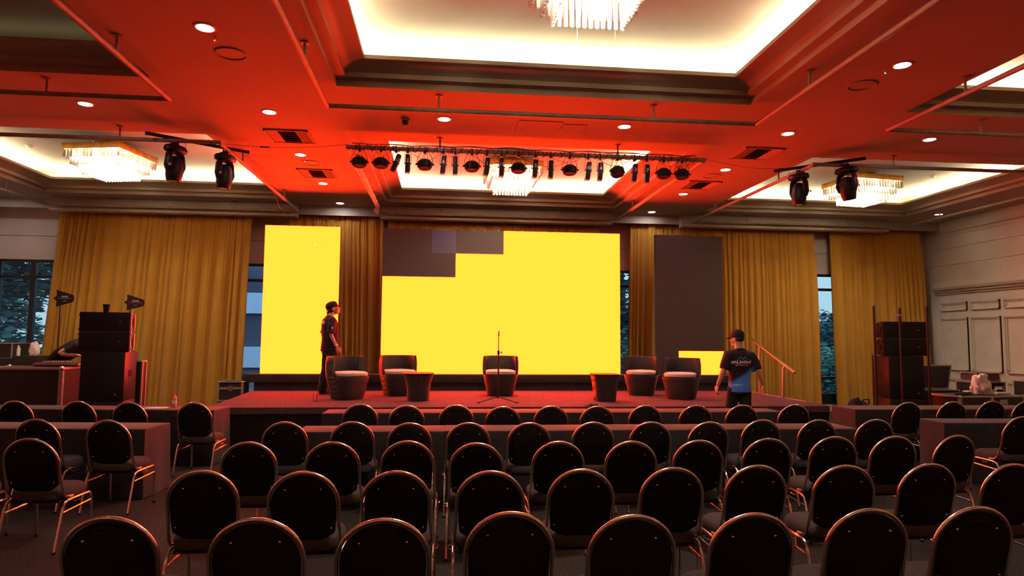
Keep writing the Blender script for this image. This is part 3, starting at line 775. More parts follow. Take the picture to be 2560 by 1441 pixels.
# ------------------------------------------------------------------ moving heads
def moving_head(x, y, zt, rz, label, tilt=.05, led=False, group='moving head lights'):
    t = thing('moving_head', label, 'stage light', (x, y, zt), rz, group)
    m = MB(); m.bb(-.03, .03, -.03, .03, -.05, .0); m.tube([(0, -.04*math.cos(a), .02+.04*math.sin(a)) for a in [q*PI/8-.5*PI for q in range(0, 14)]], .008, 6)
    m.bb(-.10, .10, -.02, .02, -.065, -.045); m.obj('clamp', 'black', t)
    MB().lathe([(.10, -.062), (.165, -.075), (.185, -.105), (.180, -.14), (.12, -.165), (.0, -.165)], n=20, sy=.72).obj('base', 'black', t, ang=50)
    for s_ in (-1, 1):
        m = MB(); m.tube([(s_*.075, 0, -.155), (s_*.125, 0, -.20), (s_*.132, 0, -.36), (s_*.115, 0, -.44)], [.06, .055, .07, .05], 12, flat=.5)
        m.obj('yoke_arm', 'black', t)
    R = Rx(tilt)
    m = MB(); m.lathe([(.03, .12), (.075, .10), (.105, .03), (.115, -.06), (.112, -.16), (.095, -.235), (.088, -.245), (.0, -.235)], n=22)
    for v in m.bm.verts: v.co = R @ v.co + Vector((0, 0, -.33))
    m.obj('head', 'black', t)
    m = MB(); m.lathe([(.0, -.243), (.06, -.2425), (.06, -.238)], n=18)
    for v in m.bm.verts: v.co = R @ v.co + Vector((0, 0, -.33))
    m.obj('lens', 'steel', t)
    MB().box((-.17, -.06, -.37), (.012, .03, .03)).obj('sticker', 'label', t, smooth=False)
    if led: MB().ell((-.05, -.125, -.11), (.006, .006, .006), u=8, v=6).obj('indicator', 'red_led', t)
    m = MB(); m.tube([(.12, .0, -.08), (.19, .0, -.05), (.2, 0, .02), (.1, .02, .06), (.02, .03, .05)], .004, 5); m.obj('lead', 'cable', t)
    return t
def bar(a, b, label):
    a = Vector(a); b = Vector(b); t = thing('mounting_bar', label, 'bar', (a+b)/2, 0, 'black bars carrying the moving heads')
    MB().cyl(a-(a+b)/2, b-(a+b)/2, .026, 12).obj('tube', 'black', t)
    m = MB(); d = (b-a)/2
    for f in (-.99, .99): m.cyl(d*f*.985, d*f*1.01, .029, 12)
    m.obj('end_cap', 'black', t)
bar((-4.19, 9.43, 4.565), (-3.03, 10.25, 4.565), 'black bar laid across the pipe corner at the left, carrying two moving heads')
bar((6.42, 9.33, 4.565), (5.42, 10.25, 4.565), 'black bar laid across the pipe corner at the right, carrying two moving heads')
moving_head(-3.87, 9.66, 4.52, 1.25, 'black moving head light, left one of the left pair')
moving_head(-3.31, 10.05, 4.52, 1.2, 'black moving head light, right one of the left pair, beside the red lit pipe')
moving_head(6.22, 9.52, 4.52, 2.0, 'black moving head light in front of the back right chandelier', -.25)
moving_head(5.70, 9.99, 4.52, 1.9, 'black moving head light, left one of the right pair', .05, led=True)

# ------------------------------------------------------------------ stage furniture
def sq(r, a, k=3.2): c, s_ = math.cos(a), math.sin(a); f = r/((abs(c)**k+abs(s_)**k)**(1/k)); return f*c, f*s_
def armchair(x, y, rz, label):
    t = thing('tub_armchair', label, 'armchair', (x, y, SH), rz, 'wicker tub armchairs on the stage')
    N = 44
    m = MB(); rs = []
    for r, z in ((.235, .0), (.24, .01), (.262, .10), (.288, .22), (.312, .33), (.325, .385), (.322, .395), (.29, .395)):
        rs.append([(*sq(r, 2*PI*i/N), z) for i in range(N)])
    m.rings(rs); m.obj('base', 'wicker', t)
    m = MB(); a0, a1 = math.radians(-12), math.radians(192); K = 40; rs = []
    for i in range(K+1):
        a = a0+(a1-a0)*i/K
        pr = [(.326, .39), (.336, .50), (.335, .62), (.322, .725), (.310, .737), (.292, .735), (.283, .72), (.288, .55), (.283, .39)]
        rs.append([(*sq(r, a), z) for r, z in pr])
    m.rings(rs); m.obj('backrest', 'wicker', t)
    m = MB(); rs = []
    for r, z in ((.24, .397), (.272, .405), (.284, .43), (.28, .458), (.25, .474), (.15, .482)):
        rs.append([(sq(r, 2*PI*i/N)[0], sq(r, 2*PI*i/N)[1]-.045, z+.006*noise.noise(Vector((math.cos(2*PI*i/N)*2, math.sin(2*PI*i/N)*2, x)))) for i in range(N)])
    m.rings(rs); m.obj('cushion', 'white_cushion', t)
armchair(-1.66, 11.70, .72, 'wicker tub armchair nearest the man in the cap, turned to the right')
armchair(-.84, 12.42, .38, 'wicker tub armchair behind the left round side table')
armchair(1.06, 12.42, -.02, 'wicker tub armchair in the middle, behind the microphone stand')
armchair(3.80, 12.48, -.30, 'wicker tub armchair between the right side table and the rightmost armchair')
armchair(4.30, 11.66, -.58, 'rightmost wicker tub armchair, in front of the small lit screen foot')
def side_table(x, y, label, prof, k):
    t = thing('side_table', label, 'table', (x, y, SH), 0, 'wicker side tables on the stage'); N = 40
    m = MB(); m.rings([[(*sq(r, 2*PI*i/N, k), z) for i in range(N)] for r, z in prof]); m.obj('base', 'wicker', t)
    r = prof[-1][0]; z = prof[-1][1]
    m = MB(); m.rings([[(*sq(r+d, 2*PI*i/N, k), z+h) for i in range(N)] for d, h in ((-.01, .001), (.006, .004), (.006, .016), (-.01, .018))]); m.obj('table_top', 'black', t)
side_table(-.43, 11.42, 'round flared wicker side table left of the microphone stand', [(.185, 0), (.19, .02), (.196, .2), (.215, .32), (.252, .43), (.258, .45)], 2.4)
side_table(2.79, 11.30, 'square tapered wicker side table right of the microphone stand', [(.17, 0), (.175, .02), (.19, .2), (.205, .32), (.228, .44), (.23, .45)], 5)

t = thing('microphone_stand', 'black tripod microphone stand with an empty clip, centre stage', 'microphone stand', (.89, 10.82, SH))
MB().cyl((0, 0, .12), (0, 0, .86), .0125, 12).obj('lower_tube', 'black', t)
MB().cyl((0, 0, .84), (0, 0, 1.12), .007, 10).obj('upper_tube', 'black', t)
m = MB(); m.cyl((0, 0, .80), (0, 0, .87), .019, 12); m.cyl((.015, 0, .835), (.05, 0, .835), .006, 8); m.box((.055, 0, .835), (.012, .012, .045), bev=.003); m.obj('height_clutch', 'black', t)
m = MB(); m.cyl((0, 0, 1.11), (0, 0, 1.14), .011, 10); m.tube([(0, 0, 1.13), (.0, -.02, 1.16), (.004, -.035, 1.19)], .009, 8); m.obj('clip', 'black', t)
MB().cyl((0, 0, .09), (0, 0, .15), .022, 12).obj('hub', 'black', t)
for a in (-PI/2+.12, PI-.16, .16):
    m = MB(); m.cyl((0, 0, .115), (math.cos(a)*.33, math.sin(a)*.33, .012), .008, 8); o = m.obj('leg', 'black', t)
    MB().cyl((math.cos(a)*.30, math.sin(a)*.30, .022), (math.cos(a)*.345, math.sin(a)*.345, .011), .011, 8).obj('foot', 'black', o)

t = thing('drinking_glass', 'empty clear glass left on the stage at the left', 'glass', (-2.14, 11.38, SH))
MB().lathe([(.0, .0), (.026, .0), (.036, .12), (.0335, .12), (.024, .012), (0, .012)], n=20, cap=False).obj('glass', 'clear', t)

t = thing('handrail', 'sloping steel handrail with two posts at the right end of the stage', 'handrail', (6.30, 12.2, 0))
MB().cyl((.03, .85, 1.775), (.06, -.75, 1.165), .021, 14).obj('rail', 'steel', t)
for y_, zt in ((.50, 1.63), (-.42, 1.28)):
    o = MB().cyl((0, y_, SH+.001), (.02, y_, zt-.03), .02, 12).obj('post', 'steel', t); MB().cyl((.02, y_, zt-.05), (.045, y_, zt), .012, 8).obj('bracket', 'steel', o)
# small bundle lying on the front tables
def lump(t, name, c, d, m_, sd=1, amp=.35, u=22, v=14, flat=True):
    m = MB(); m.ell((0, 0, 0), (1, 1, 1), u=u, v=v)
    for q in m.bm.verts:
        p = q.co.copy(); k = 1+amp*noise.noise(p*1.7+Vector((sd*7, 0, 0)))+amp*.4*noise.noise(p*4+Vector((0, sd*3, 0)))
        p = p*k
        if flat and p.z < -.55: p.z = -.55
        q.co = Vector((p.x*d[0], p.y*d[1], (p.z+.55)*d[2]))+Vector(c)
    return m.obj(name, m_, t)
# ------------------------------------------------------------------ banquet chairs
def chair_proto():
    t = thing('banquet_chair', 'x', 'chair', (0, 0, 0), 0, 'black banquet chairs')
    yb, zb, yt, zt = -.150, .475, -.262, .905
    ax = Vector((0, yt-yb, zt-zb)); L_ = ax.length; ax.normalize(); nb = Vector((0, -ax.z, ax.y))   # nb points backwards
    def P(u, v, w=0): return Vector((u, yb, zb)) + ax*v + nb*w
    R = .205
    def outline(k=1.0, n=20):
        pts = []
        for i in range(n+1):
            a = PI*i/n; pts.append((R*k*math.cos(a), L_-R+R*k*math.sin(a)))
        pts += [(-R*k*.985, .13), (-R*k*.95, .05)]
        for i in range(1, 8):
            s_ = i/8; pts.append((-R*k*.93*(1-2*s_), .028-.034*math.sin(PI*s_)))
        pts += [(R*k*.95, .05), (R*k*.985, .13)]
        return pts
    m = MB(); rs = []
    for k, w in ((.70, -.052), (.88, -.045), (.965, -.02), (.975, 0), (.972, .008), (.945, .012)):
        rs.append([P(u, v*1.0 if v > .1 else v+(1-k)*.05, w) for u, v in outline(k)])
    m.rings(rs); m.obj('backrest', 'chair_cloth', t)
    # rim tube: from the seat sides up and round the back
    rt = [(.222, -.02, .415), (.222, -.10, .425), (.222, -.135, .46)]
    side = [P(.2135, v) for v in (.10, .18)]
    arc = [P((R+.009)*math.cos(PI*i/22), L_-R+(R+.009)*math.sin(PI*i/22)) for i in range(23)]
    pts = [Vector(p) for p in rt] + side + arc + [Vector((-p.x, p.y, p.z)) for p in reversed(side)] + [Vector((-p[0], p[1], p[2])) for p in reversed(rt)]
    MB().tube(pts, .0102, 10).obj('back_frame', 'chrome', t)
    m = MB(); c0_ = L_-.047
    m.tube([P(.062*math.cos(a), c0_+.013*math.sin(a)-.004*math.cos(2*a), .0125) for a in [2*PI*i/20 for i in range(20)]], .0035, 6, loop=True)
    m.obj('handle_rim', 'black_matte', t)
    for u, v in ((.108, L_-.098), (-.108, L_-.098), (.168, .085), (-.168, .085)):
        m = MB(); p = P(u, v, .013); m.ell(p, (.0075, .0055, .0075), u=8, v=6); m.obj('bolt', 'chrome', t)
    # seat
    N = 36; rs = []
    for k, z in ((.90, .405), (.985, .412), (1.0, .43), (1.0, .45), (.97, .472), (.88, .486), (.6, .493)):
        rs.append([(sq(.222*k, 2*PI*i/N, 3.6)[0], sq(.225*k, 2*PI*i/N, 3.6)[1]+.045, z) for i in range(N)])
    m = MB(); m.rings(rs); m.obj('seat', 'seat_cloth', t)
    MB().bb(-.195, .195, -.14, .235, .378, .404, bev=.006).obj('seat_pan', 'black_matte', t)
    for s_ in (-1, 1):
        x = s_*.226
        m = MB(); m.tube([(x, .05, .395), (x, -.09, .392), (x, -.13, .375), (x*1.01, -.152, .33), (x*1.02, -.235, .012)], .0112, 8)
        o = m.obj('leg', 'chrome', t); MB().cyl((x*1.02, -.235, .0), (x*1.02, -.235, .02), .014, 8).obj('foot_cap', 'black_matte', o)
        m = MB(); m.tube([(x, .045, .395), (x, .20, .395), (x, .235, .375), (x*1.005, .245, .33), (x*1.01, .262, .012)], .0112, 8)
        o = m.obj('leg', 'chrome', t); MB().cyl((x*1.01, .262, .0), (x*1.01, .262, .02), .014, 8).obj('foot_cap', 'black_matte', o)
        m = MB(); m.tube([(x, -.165, .305), (x, .25, .325)], .008, 8)
        m.obj('stretcher', 'chrome', t)
        m = MB(); m.tube([(x*1.02, -.02, .37), (x*1.12, -.02, .372), (x*1.14, .01, .372), (x*1.14, .05, .372), (x*1.10, .07, .372), (x*1.02, .07, .37)], .003, 5)
        m.obj('linking_clip', 'chrome', t)
    return t
proto = chair_proto(); used = [False]
def place_chair(x, ytop, label, rz=0, group=None):
    o = proto if not used[0] else copy_tree(proto)
    used[0] = True
    v = Rz(rz) @ Vector((0, .274, 0))
    o.location = (x+v.x, ytop+v.y, 0); o.rotation_euler = (0, 0, rz); o['label'] = label
    if group: o['group'] = group
ROWS = {
 'E': ([(-1.524, 3.241), (-.846, 3.165), (-.265, 3.117), (.329, 3.192), (.907, 3.094), (1.501, 3.087), (2.12, 3.125), (2.698, 3.123)], 'nearest row to the camera'),
 'D': ([(-1.482, 4.297), (-.854, 4.222), (-.286, 4.205), (.302, 4.169), (.888, 4.19), (1.498, 4.205), (2.095, 4.25), (2.695, 4.214), (3.318, 4.233), (3.897, 4.191)], 'second row from the camera'),
 'C': ([(-1.525, 5.418), (-.871, 5.385), (-.281, 5.407), (.268, 5.278), (.938, 5.325), (1.539, 5.305), (2.12, 5.329), (2.758, 5.396), (3.399, 5.468), (3.958, 5.465), (4.575, 5.496)], 'third row from the camera'),
 'B': ([(-1.537, 6.66), (-.89, 6.657), (-.324, 6.544), (.251, 6.537), (.854, 6.514), (1.503, 6.535), (2.094, 6.529), (2.7, 6.506), (3.339, 6.663), (3.95, 6.64), (4.595, 6.64)], 'row behind the nearer centre tables'),
 'A': ([(-1.03, 8.385), (-.448, 8.226), (.161, 8.261), (.726, 8.057), (1.332, 8.114), (1.908, 8.077), (2.551, 8.16), (3.204, 8.145), (3.836, 8.182), (4.564, 8.217)], 'farthest centre row, before the stage'),
}
rnd = random.Random(11)
for k_, (ps, nm) in ROWS.items():
    for i, (x, y_) in enumerate(ps):
        w = 'leftmost' if i == 0 else ('rightmost' if i == len(ps)-1 else (ordn[i]+' from the left'))
        place_chair(x, y_, 'black banquet chair in the %s, %s' % (nm, w), rnd.uniform(-.03, .03)+(.10 if (k_, i) in (('C', 10),) else 0), 'chairs of the ' + nm)
g = 'chairs of the left block'
place_chair(-5.343, 8.88, 'leftmost of the small far chairs at the left, behind the left far table', -.12, g)
place_chair(-4.576, 8.834, 'second of the far chairs at the left, in front of the tall speaker stack', -.12, g)
place_chair(-3.902, 8.693, 'third of the far chairs at the left, its lower half behind the nearer table', -.12, g)
place_chair(-3.102, 8.627, 'far left chair with its seat in view, near the stage corner', -.08, g)
place_chair(-3.995, 6.98, 'left chair at the nearer left table, next to the frame edge', -.08, g)
place_chair(-3.276, 6.871, 'left chair at the table end with its red lit side rails', -.08, g)
place_chair(-3.299, 5.69, 'nearest whole chair of the left block, at the left frame edge', -.05, g)
place_chair(-4.02, 5.75, 'chair cut by the left frame edge, only its red lit rim showing', -.05, g)
place_chair(-3.28, 4.33, 'chair cut by the lower left frame edge, only its side rail showing', 0, g)
g = 'chairs of the right block'
place_chair(6.345, 8.478, 'far right chair with its seat and legs in view, left one of four', .03, g)
place_chair(7.085, 8.57, 'second of the four far chairs at the right', .0, g)
place_chair(7.743, 8.64, 'third of the four far chairs at the right, below the flight case', .0, g)
place_chair(8.30, 8.65, 'far right chair cut by the right frame edge', .0, g)
place_chair(6.495, 6.839, 'chair at the nearer right table, cut by the right frame edge', .0, g)

# ------------------------------------------------------------------ draped tables
def table(cx, cy, w, d, rz, label, group, h=.74, sd=1, ends=(True, True)):
    t = thing('draped_table', label, 'table', (cx, cy, 0), rz, group)
    m = MB(); per = []
    hx, hy = w/2, d/2; st = .06
    def seg(a, b):
        n = max(2, int(math.dist(a, b)/st)); return [(a[0]+(b[0]-a[0])*i/n, a[1]+(b[1]-a[1])*i/n) for i in range(n)]
    per = seg((-hx, -hy), (hx, -hy))+seg((hx, -hy), (hx, hy))+seg((hx, hy), (-hx, hy))+seg((-hx, hy), (-hx, -hy)); n = len(per); rs = []
    for q, (z, fl) in enumerate(((h, -.012), (h-.004, -.002), (h-.02, .002), (h-.25, .008), (h-.5, .016), (.012, .03))):
        row = []
        for i, (x, y_) in enumerate(per):
            ex = (1 if x > hx-.001 else (-1 if x < -hx+.001 else 0)); ey = (1 if y_ > hy-.001 else (-1 if y_ < -hy+.001 else 0))
            if (ex > 0 and not ends[1]) or (ex < 0 and not ends[0]): ex = 0
            f = fl + (.016*(q-2)/3*noise.noise(Vector((x*4+sd*9, y_*4, 0))) if q > 2 else 0)*2
            row.append((x+ex*f, y_+ey*f, z))
        rs.append(row)
    m.rings(list(reversed(rs)), cap=False); m.bm.faces.new([v for v in m.bm.verts if abs(v.co.z-h) < 1e-4])
    m.obj('tablecloth', 'black_cloth', t, ang=60)
    MB().bb(-hx+.03, hx-.03, -hy+.03, hy-.03, h-.035, h-.008).obj('table_top', 'panel', t, smooth=False)
    for a in (-hx+.12, hx-.12):
        for b in (-hy+.08, hy-.08): MB().cyl((a, b, 0), (a, b, h-.036), .014, 8).obj('leg', 'steel', t)
pos = ['leftmost', 'second from left', 'third from left', 'rightmost']
for i in range(4):
    table(-1.60+.8+1.6*i+.002*i, 9.24, 1.598, .50, 0, 'black draped table of the far centre run, before the stage, %s' % pos[i], 'far centre table run', sd=i, ends=(i == 0, i == 3))
    table(-1.56+.79+1.585*i, 7.50, 1.582, .50, -.012, 'black draped table of the nearer centre run, %s' % pos[i], 'nearer centre table run', sd=i+5, ends=(i == 0, i == 3))
table(-4.85, 9.83, 3.55, .52, -.095, 'long black draped table of the far left, carrying the paper and the bottle', 'left block tables', sd=20)
table(-4.85, 7.95, 3.35, .55, -.075, 'long black draped table of the near left, in front of the far chairs', 'left block tables', sd=21)
table(8.0, 9.54, 3.85, .60, -.012, 'long black draped table at the far right, below the tall speaker stack', 'right block tables', sd=22)
table(7.85, 7.86, 3.2, .46, -.06, 'long black draped table at the near right edge', 'right block tables', sd=23)

t = thing('plastic_bottle', 'small red lit plastic bottle standing on the far left table', 'bottle', (-3.80, 9.86, .741))
MB().lathe([(.0, 0), (.028, 0), (.031, .01), (.031, .045), (.027, .07), (.031, .095), (.031, .125), (.013, .16), (.012, .172)], n=20).obj('body', mat('red_tinted_plastic', (.75, .25, .22), .25, spec=.6), t)
MB().cyl((0, 0, .172), (0, 0, .19), .0145, 14).obj('cap', mat('red_cap', (.6, .05, .05), .4), t)
MB().lathe([(.0316, .05), (.0316, .09)], n=20, cap=False).obj('wrapper', 'white_paint', t)
t = thing('paper_sheet', 'white sheet of paper on the far left table beside the bottle', 'paper', (-3.98, 9.70, .7415), .15)
m = MB(); vv = [[m.bm.verts.new((-.15+.3*i/6, -.10+.2*j/4, .0015+.006*abs(noise.noise(Vector((i*.6, j*.6, 0)))))) for i in range(7)] for j in range(5)]
for j in range(4):
    for i in range(6): m.bm.faces.new((vv[j][i], vv[j][i+1], vv[j+1][i+1], vv[j+1][i]))
o = m.obj('sheet', 'paper', t); md = o.modifiers.new('s', 'SOLIDIFY'); md.thickness = .0008
t = thing('cloth_bundle', 'small dark bundle lying on the far centre tables by the square side table', 'bag', (2.12, 9.33, .741))
lump(t, 'body', (0, 0, 0), (.10, .08, .055), 'black_matte', 3)
t = thing('backpack', 'dark backpack on the floor behind the far right table', 'bag', (7.0, 10.55, 0), .2)
lump(t, 'body', (0, 0, 0), (.26, .2, .50), 'black_matte', 5, amp=.2); m = MB(); m.tube([(-.1, -.1, .70), (-.05, -.14, .78), (.05, -.14, .78), (.1, -.1, .70)], .012, 6); m.obj('handle', 'black_matte', t)

# ------------------------------------------------------------------ sound equipment
def case_box(t, w, d, h, z0=0, e=.022, name='body', edge=True, ms='case', tilt=None, c=(0, 0)):
    """flight case: laminate box, aluminium edges, ball corners"""
    cx, cy = c
    o = MB().bb(cx-w/2, cx+w/2, cy-d/2, cy+d/2, z0, z0+h).obj(name, ms, t, smooth=False)
    if edge:
        m = MB()
        for sx in (-1, 1):
            for sy in (-1, 1):
                m.box((cx+sx*w/2, cy+sy*d/2, z0+h/2), (e*1.6, e*1.6, h+.002))
            for zz in (z0, z0+h): m.box((cx+sx*w/2, cy, zz), (e*1.6, d+.002, e))
        for sy in (-1, 1):
            for zz in (z0, z0+h): m.box((cx, cy+sy*d/2, zz), (w+.002, e*1.6, e))
        m.obj('edging', 'alu', t, smooth=False)
        m = MB()
        for sx in (-1, 1):
            for sy in (-1, 1):
                for zz in (z0+.004, z0+h-.004): m.ell((cx+sx*w/2, cy+sy*d/2, zz), (e*1.35, e*1.35, e*1.2), u=8, v=6)
        m.obj('corner', 'steel', t)
    return o
def latch(t, x, y, z, ax='y', name='latch'):
    m = MB(); d = (.075, .008, .065) if ax == 'y' else (.008, .075, .065)
    m.box((x, y, z), d, bev=.002); o = m.obj(name, 'steel', t)
    m = MB(); m.box((x, y-(.006 if ax == 'y' else 0), z), (.04, .006, .03), bev=.002); m.obj('catch', 'steel', o)
def line_array(x, y, z, rz, label, w=.70, h=.299, d=.42):
    t = thing('line_array_speaker', label, 'speaker', (x, y, z), rz, 'line array speakers')
    m = MB(); m.rings([[(-w/2, 0, .0), (w/2, 0, .0), (w/2, 0, h), (-w/2, 0, h)], [(-w/2, .12, .0), (w/2, .12, .0), (w/2, .12, h), (-w/2, .12, h)], [(-w*.42, d, .02), (w*.42, d, .02), (w*.42, d, h-.02), (-w*.42, d, h-.02)]])
    m.obj('cabinet', 'black', t, smooth=False)
    MB().bb(-w/2+.02, w/2-.02, -.008, .0, .02, h-.018, bev=.003).obj('grille', 'grille', t)
    MB().box((w*.31, -.010, h*.52), (.034, .004, .010)).obj('badge', 'steel', t, smooth=False)
    for s_ in (-1, 1):
        m = MB(); m.bb(s_*w/2, s_*(w/2+.012), .02, .07, .0, h); m.bb(s_*w/2, s_*(w/2+.012), .20, .25, .02, h-.02)
        for zz in (.04, h-.04): m.cyl((s_*(w/2+.0), .045, zz), (s_*(w/2+.03), .045, zz), .012, 8)
        o = m.obj('rigging_plate', 'alu' if s_ > 0 and x < 0 else 'black', t, smooth=False)
        MB().box((s_*(w/2+.013), .14, h/2), (.01, .09, .12), bev=.004).obj('handle', 'black_matte', o)
def sub(x, y, z, rz, label, w=.60, h=.745, d=.62):
    t = thing('subwoofer', label, 'speaker', (x, y, z), rz, 'subwoofers')
    MB().bb(-w/2, w/2, 0, d, .0, h, bev=.008).obj('cabinet', 'black', t)
    MB().bb(-w/2+.02, w/2-.02, -.012, .0, .03, h-.03, bev=.004).obj('grille', 'grille', t)
    MB().box((w*.32, -.014, .10), (.03, .004, .014)).obj('badge', 'steel', t, smooth=False)
    for s_ in (-1, 1): MB().box((s_*(w/2+.002), .3, h*.55), (.01, .16, .10), bev=.004).obj('handle', 'black_matte', t)
def rig(x, y, rz, side, w, tops):
    c_, s_ = math.cos(rz), math.sin(rz)
    sub(x, y, 0, rz, 'lower of two black subwoofers at the %s of the stage, mostly hidden by tables' % side)
    sub(x, y, .748, rz, 'upper of two black subwoofers in the %s speaker stack' % side)
    line_array(x, y+.0, 1.499, rz, 'lower black line array cabinet in the %s speaker stack' % side, w)
    line_array(x, y+.0, 1.800, rz, 'topmost black line array cabinet in the %s speaker stack' % side, w)
rig(-5.15, 10.60, .16, 'left', .68, 2)
rig(8.09, 10.85, -.17, 'right', .72, 2)
t = thing('paper_cup', 'dark cup standing on top of the left speaker stack', 'cup', (-5.24, 10.80, 2.096))
MB().lathe([(.0, 0), (.036, 0), (.048, .125), (.051, .128), (.049, .132), (.0, .13)], n=20).obj('cup', 'black_matte', t)
# dark red posts standing at the right stack
t = thing('lifting_frame', 'dark red steel posts standing round the right speaker stack', 'frame', (7.84, 10.66, 0), -.17)
M['red_steel'] = mat('dark_red_steel', (.022, .006, .008), .6, metal=.2)
for x_, zt, nm in ((-.44, 2.36, 'post'), (.44, 2.36, 'post'), (-.01, 2.33, 'post')):
    MB().bb(x_-.015, x_+.015, -.075, -.045, .0, zt, bev=.003).obj(nm, 'red_steel', t)
MB().bb(-.46, .42, -.08, -.045, .03, .07).obj('base_beam', 'red_steel', t)
MB().bb(-.06, .00, -.085, -.04, 2.19, 2.215).obj('collar', 'label', t)

def paddle(x, y, zc, rz, label, sc=1., group='paddle antennas'):
    t = thing('paddle_antenna', label, 'antenna', (x, y, 0), rz, group)
    poly = [(-.13, .0), (-.10, .025), (-.085, .045), (-.09, .14), (-.03, .115), (.11, .06), (.125, .03), (.125, -.03), (.11, -.06), (-.03, -.115), (-.09, -.14), (-.085, -.045), (-.10, -.025)]
    m = MB(); m.prism([(a*1.25*sc, zc+b*sc) for a, b in poly], -.009, .009); m.obj('paddle', 'black', t, ang=30)
    text('print', 'SHURE', .034*sc, 'print_white', t, (.02*sc, -.0095, zc+.028*sc), ext=.0005, bold=.0006)
    text('print', 'UA874', .016*sc, 'print_white', t, (.02*sc, -.0095, zc-.045*sc), ext=.0004)
    MB().box((.02*sc, -.0098, zc), (.2*sc, .001, .0025)).obj('seam', 'print_white', t, smooth=False)
    MB().ell((-.165*sc, 0, zc), (.012, .01, .01), u=8, v=6).obj('connector', 'steel', t)
    MB().cyl((-.06, .012, .04), (-.06, .012, zc-.02), .011, 10).obj('pole', 'black', t)
    MB().cyl((-.06, .012, 1.40), (-.06, .012, 1.48), .022, 10).obj('height_clutch', 'black', t)
    for a in (.5, 2.6, 4.7): MB().cyl((-.06, .012, .30), (-.06+.35*math.cos(a), .012+.35*math.sin(a), .01), .009, 8).obj('leg', 'black', t)
paddle(-6.85, 12.6, 2.405, 0, 'larger black paddle antenna on its stand, left of the speaker stack', 1.1)
paddle(-5.64, 12.6, 2.345, .55, 'black paddle antenna right of the left speaker stack, turned away', 1.05)

# left production corner
t = thing('flight_case', 'long black flight case with grey edges at the left edge below the window', 'flight case', (-6.60, 11.45, 0), .03, 'flight cases')
case_box(t, 1.12, .62, 1.16, .055, e=.035)
for a in (-.45, .45):
    for b in (-.24, .24): MB().cyl((a-.02, b, .028), (a+.02, b, .028), .027, 14).obj('wheel', 'black_matte', t)
t = thing('flight_case', 'open black case lid standing right of the left speaker stack', 'flight case', (-5.20, 11.52, 0), 0, 'flight cases')
case_box(t, .50, .14, 1.32, .0, e=.016)
t = thing('mixing_console', 'open console case on the long flight case, where the bent man works', 'console', (-6.30, 11.62, 1.232), .04)
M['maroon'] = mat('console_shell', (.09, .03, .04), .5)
MB().bb(-.30, .36, -.22, .20, .0, .045, bev=.004).obj('case_tray', 'maroon', t)
m = MB()
for a, b, c_, e in ((-.31, .37, -.23, -.215), (-.31, .37, .195, .21), (-.31, -.295, -.23, .21), (.355, .37, -.23, .21)): m.bb(a, b, c_, e, .03, .058)
m.obj('edging', 'alu', t, smooth=False)
MB().box((.03, -.01, .058), (.6, .36, .02), Rx(.08)).obj('control_surface', 'black', t)
m = MB()
for i in range(14): m.box((-.22+i*.038, -.1, .076), (.010, .02, .012))
m.obj('faders', 'print_white', t, smooth=False)
m = MB()
for i in range(14):
    for j in range(3): m.cyl((-.22+i*.038, -.03+j*.06, .07), (-.22+i*.038, -.03+j*.06, .09), .006, 8)
m.obj('knobs', 'label', t)
t = thing('equipment_rack', 'dark equipment cases piled in front of the far left window', 'rack', (-8.05, 13.6, 0), 0)
case_box(t, 1.45, .6, 1.30, 0, edge=False, c=(-.33, 0)); case_box(t, .72, .55, .28, 1.30, edge=True, name='upper_case', e=.012, c=(-.42, 0)); MB().bb(-.2, .36, -.28, .2, 1.301, 1.34).obj('lid', 'case', t)
t = thing('white_bottle', 'white water bottle on the dark cases before the left window', 'bottle', (-8.10, 13.5, 1.342)); MB().lathe([(0, 0), (.035, 0), (.035, .14), (.015, .18), (.015, .2), (0, .2)], n=16).obj('body', 'white_paint', t)
t = thing('clear_bag', 'pale blue crumpled plastic bag on the dark cases by the window', 'bag', (-7.85, 13.55, 1.342)); lump(t, 'body', (0, 0, 0), (.09, .08, .16), 'plastic_bag', 9)

# small case on the floor left of the stage
t = thing('flight_case', 'small flight case with a round latch standing left of the stage', 'flight case', (-4.12, 13.55, 0), .0, 'flight cases')
case_box(t, .44, .40, .36, .50, e=.018); case_box(t, .44, .40, .42, .07, e=.018, name='lower_body')
MB().bb(-.20, .20, -.206, -.2, .72, .755).obj('band', 'alu', t, smooth=False); MB().bb(-.20, .20, -.206, -.2, .50, .515).obj('band', 'alu', t, smooth=False)
m = MB(); m.cyl((0, -.20, .735), (0, -.213, .735), .055, 24); m.obj('butterfly_latch', 'steel', t)
for a in (-.16, .16):
    for b in (-.14, .14): MB().cyl((a-.015, b, .034), (a+.015, b, .034), .034, 12).obj('wheel', 'black_matte', t)

# right production corner
t = thing('flight_case', 'open black trunk with raised lid right of the right speaker stack', 'flight case', (9.55, 12.1, 0), -.05, 'flight cases')
case_box(t, .72, .5, .80, .02, e=.014)
m = MB(); m.prism([(-.36, .845), (.30, .845), (.38, 1.285), (-.36, 1.285)], -.03, .0); m.obj('lid', 'case', t, smooth=False)
m = MB(); m.prism([(-.37, 1.275), (.385, 1.275), (.39, 1.30), (-.37, 1.30)], -.04, .005); m.prism([(-.37, .83), (.30, .83), (.305, .85), (-.37, .85)], -.04, .005); m.prism([(.29, .845), (.31, .845), (.39, 1.285), (.37, 1.285)], -.04, .005); m.obj('lid_edging', 'alu', t, smooth=False)
t = thing('flight_case', 'low flight case used as a table at the right, under the plastic bag', 'flight case', (9.72, 11.22, 0), .10, 'flight cases')
case_box(t, 1.35, .62, .72, .06, e=.028)
MB().bb(-.03, .03, -.325, -.31, .06, .78).obj('centre_edging', 'alu', t, smooth=False)
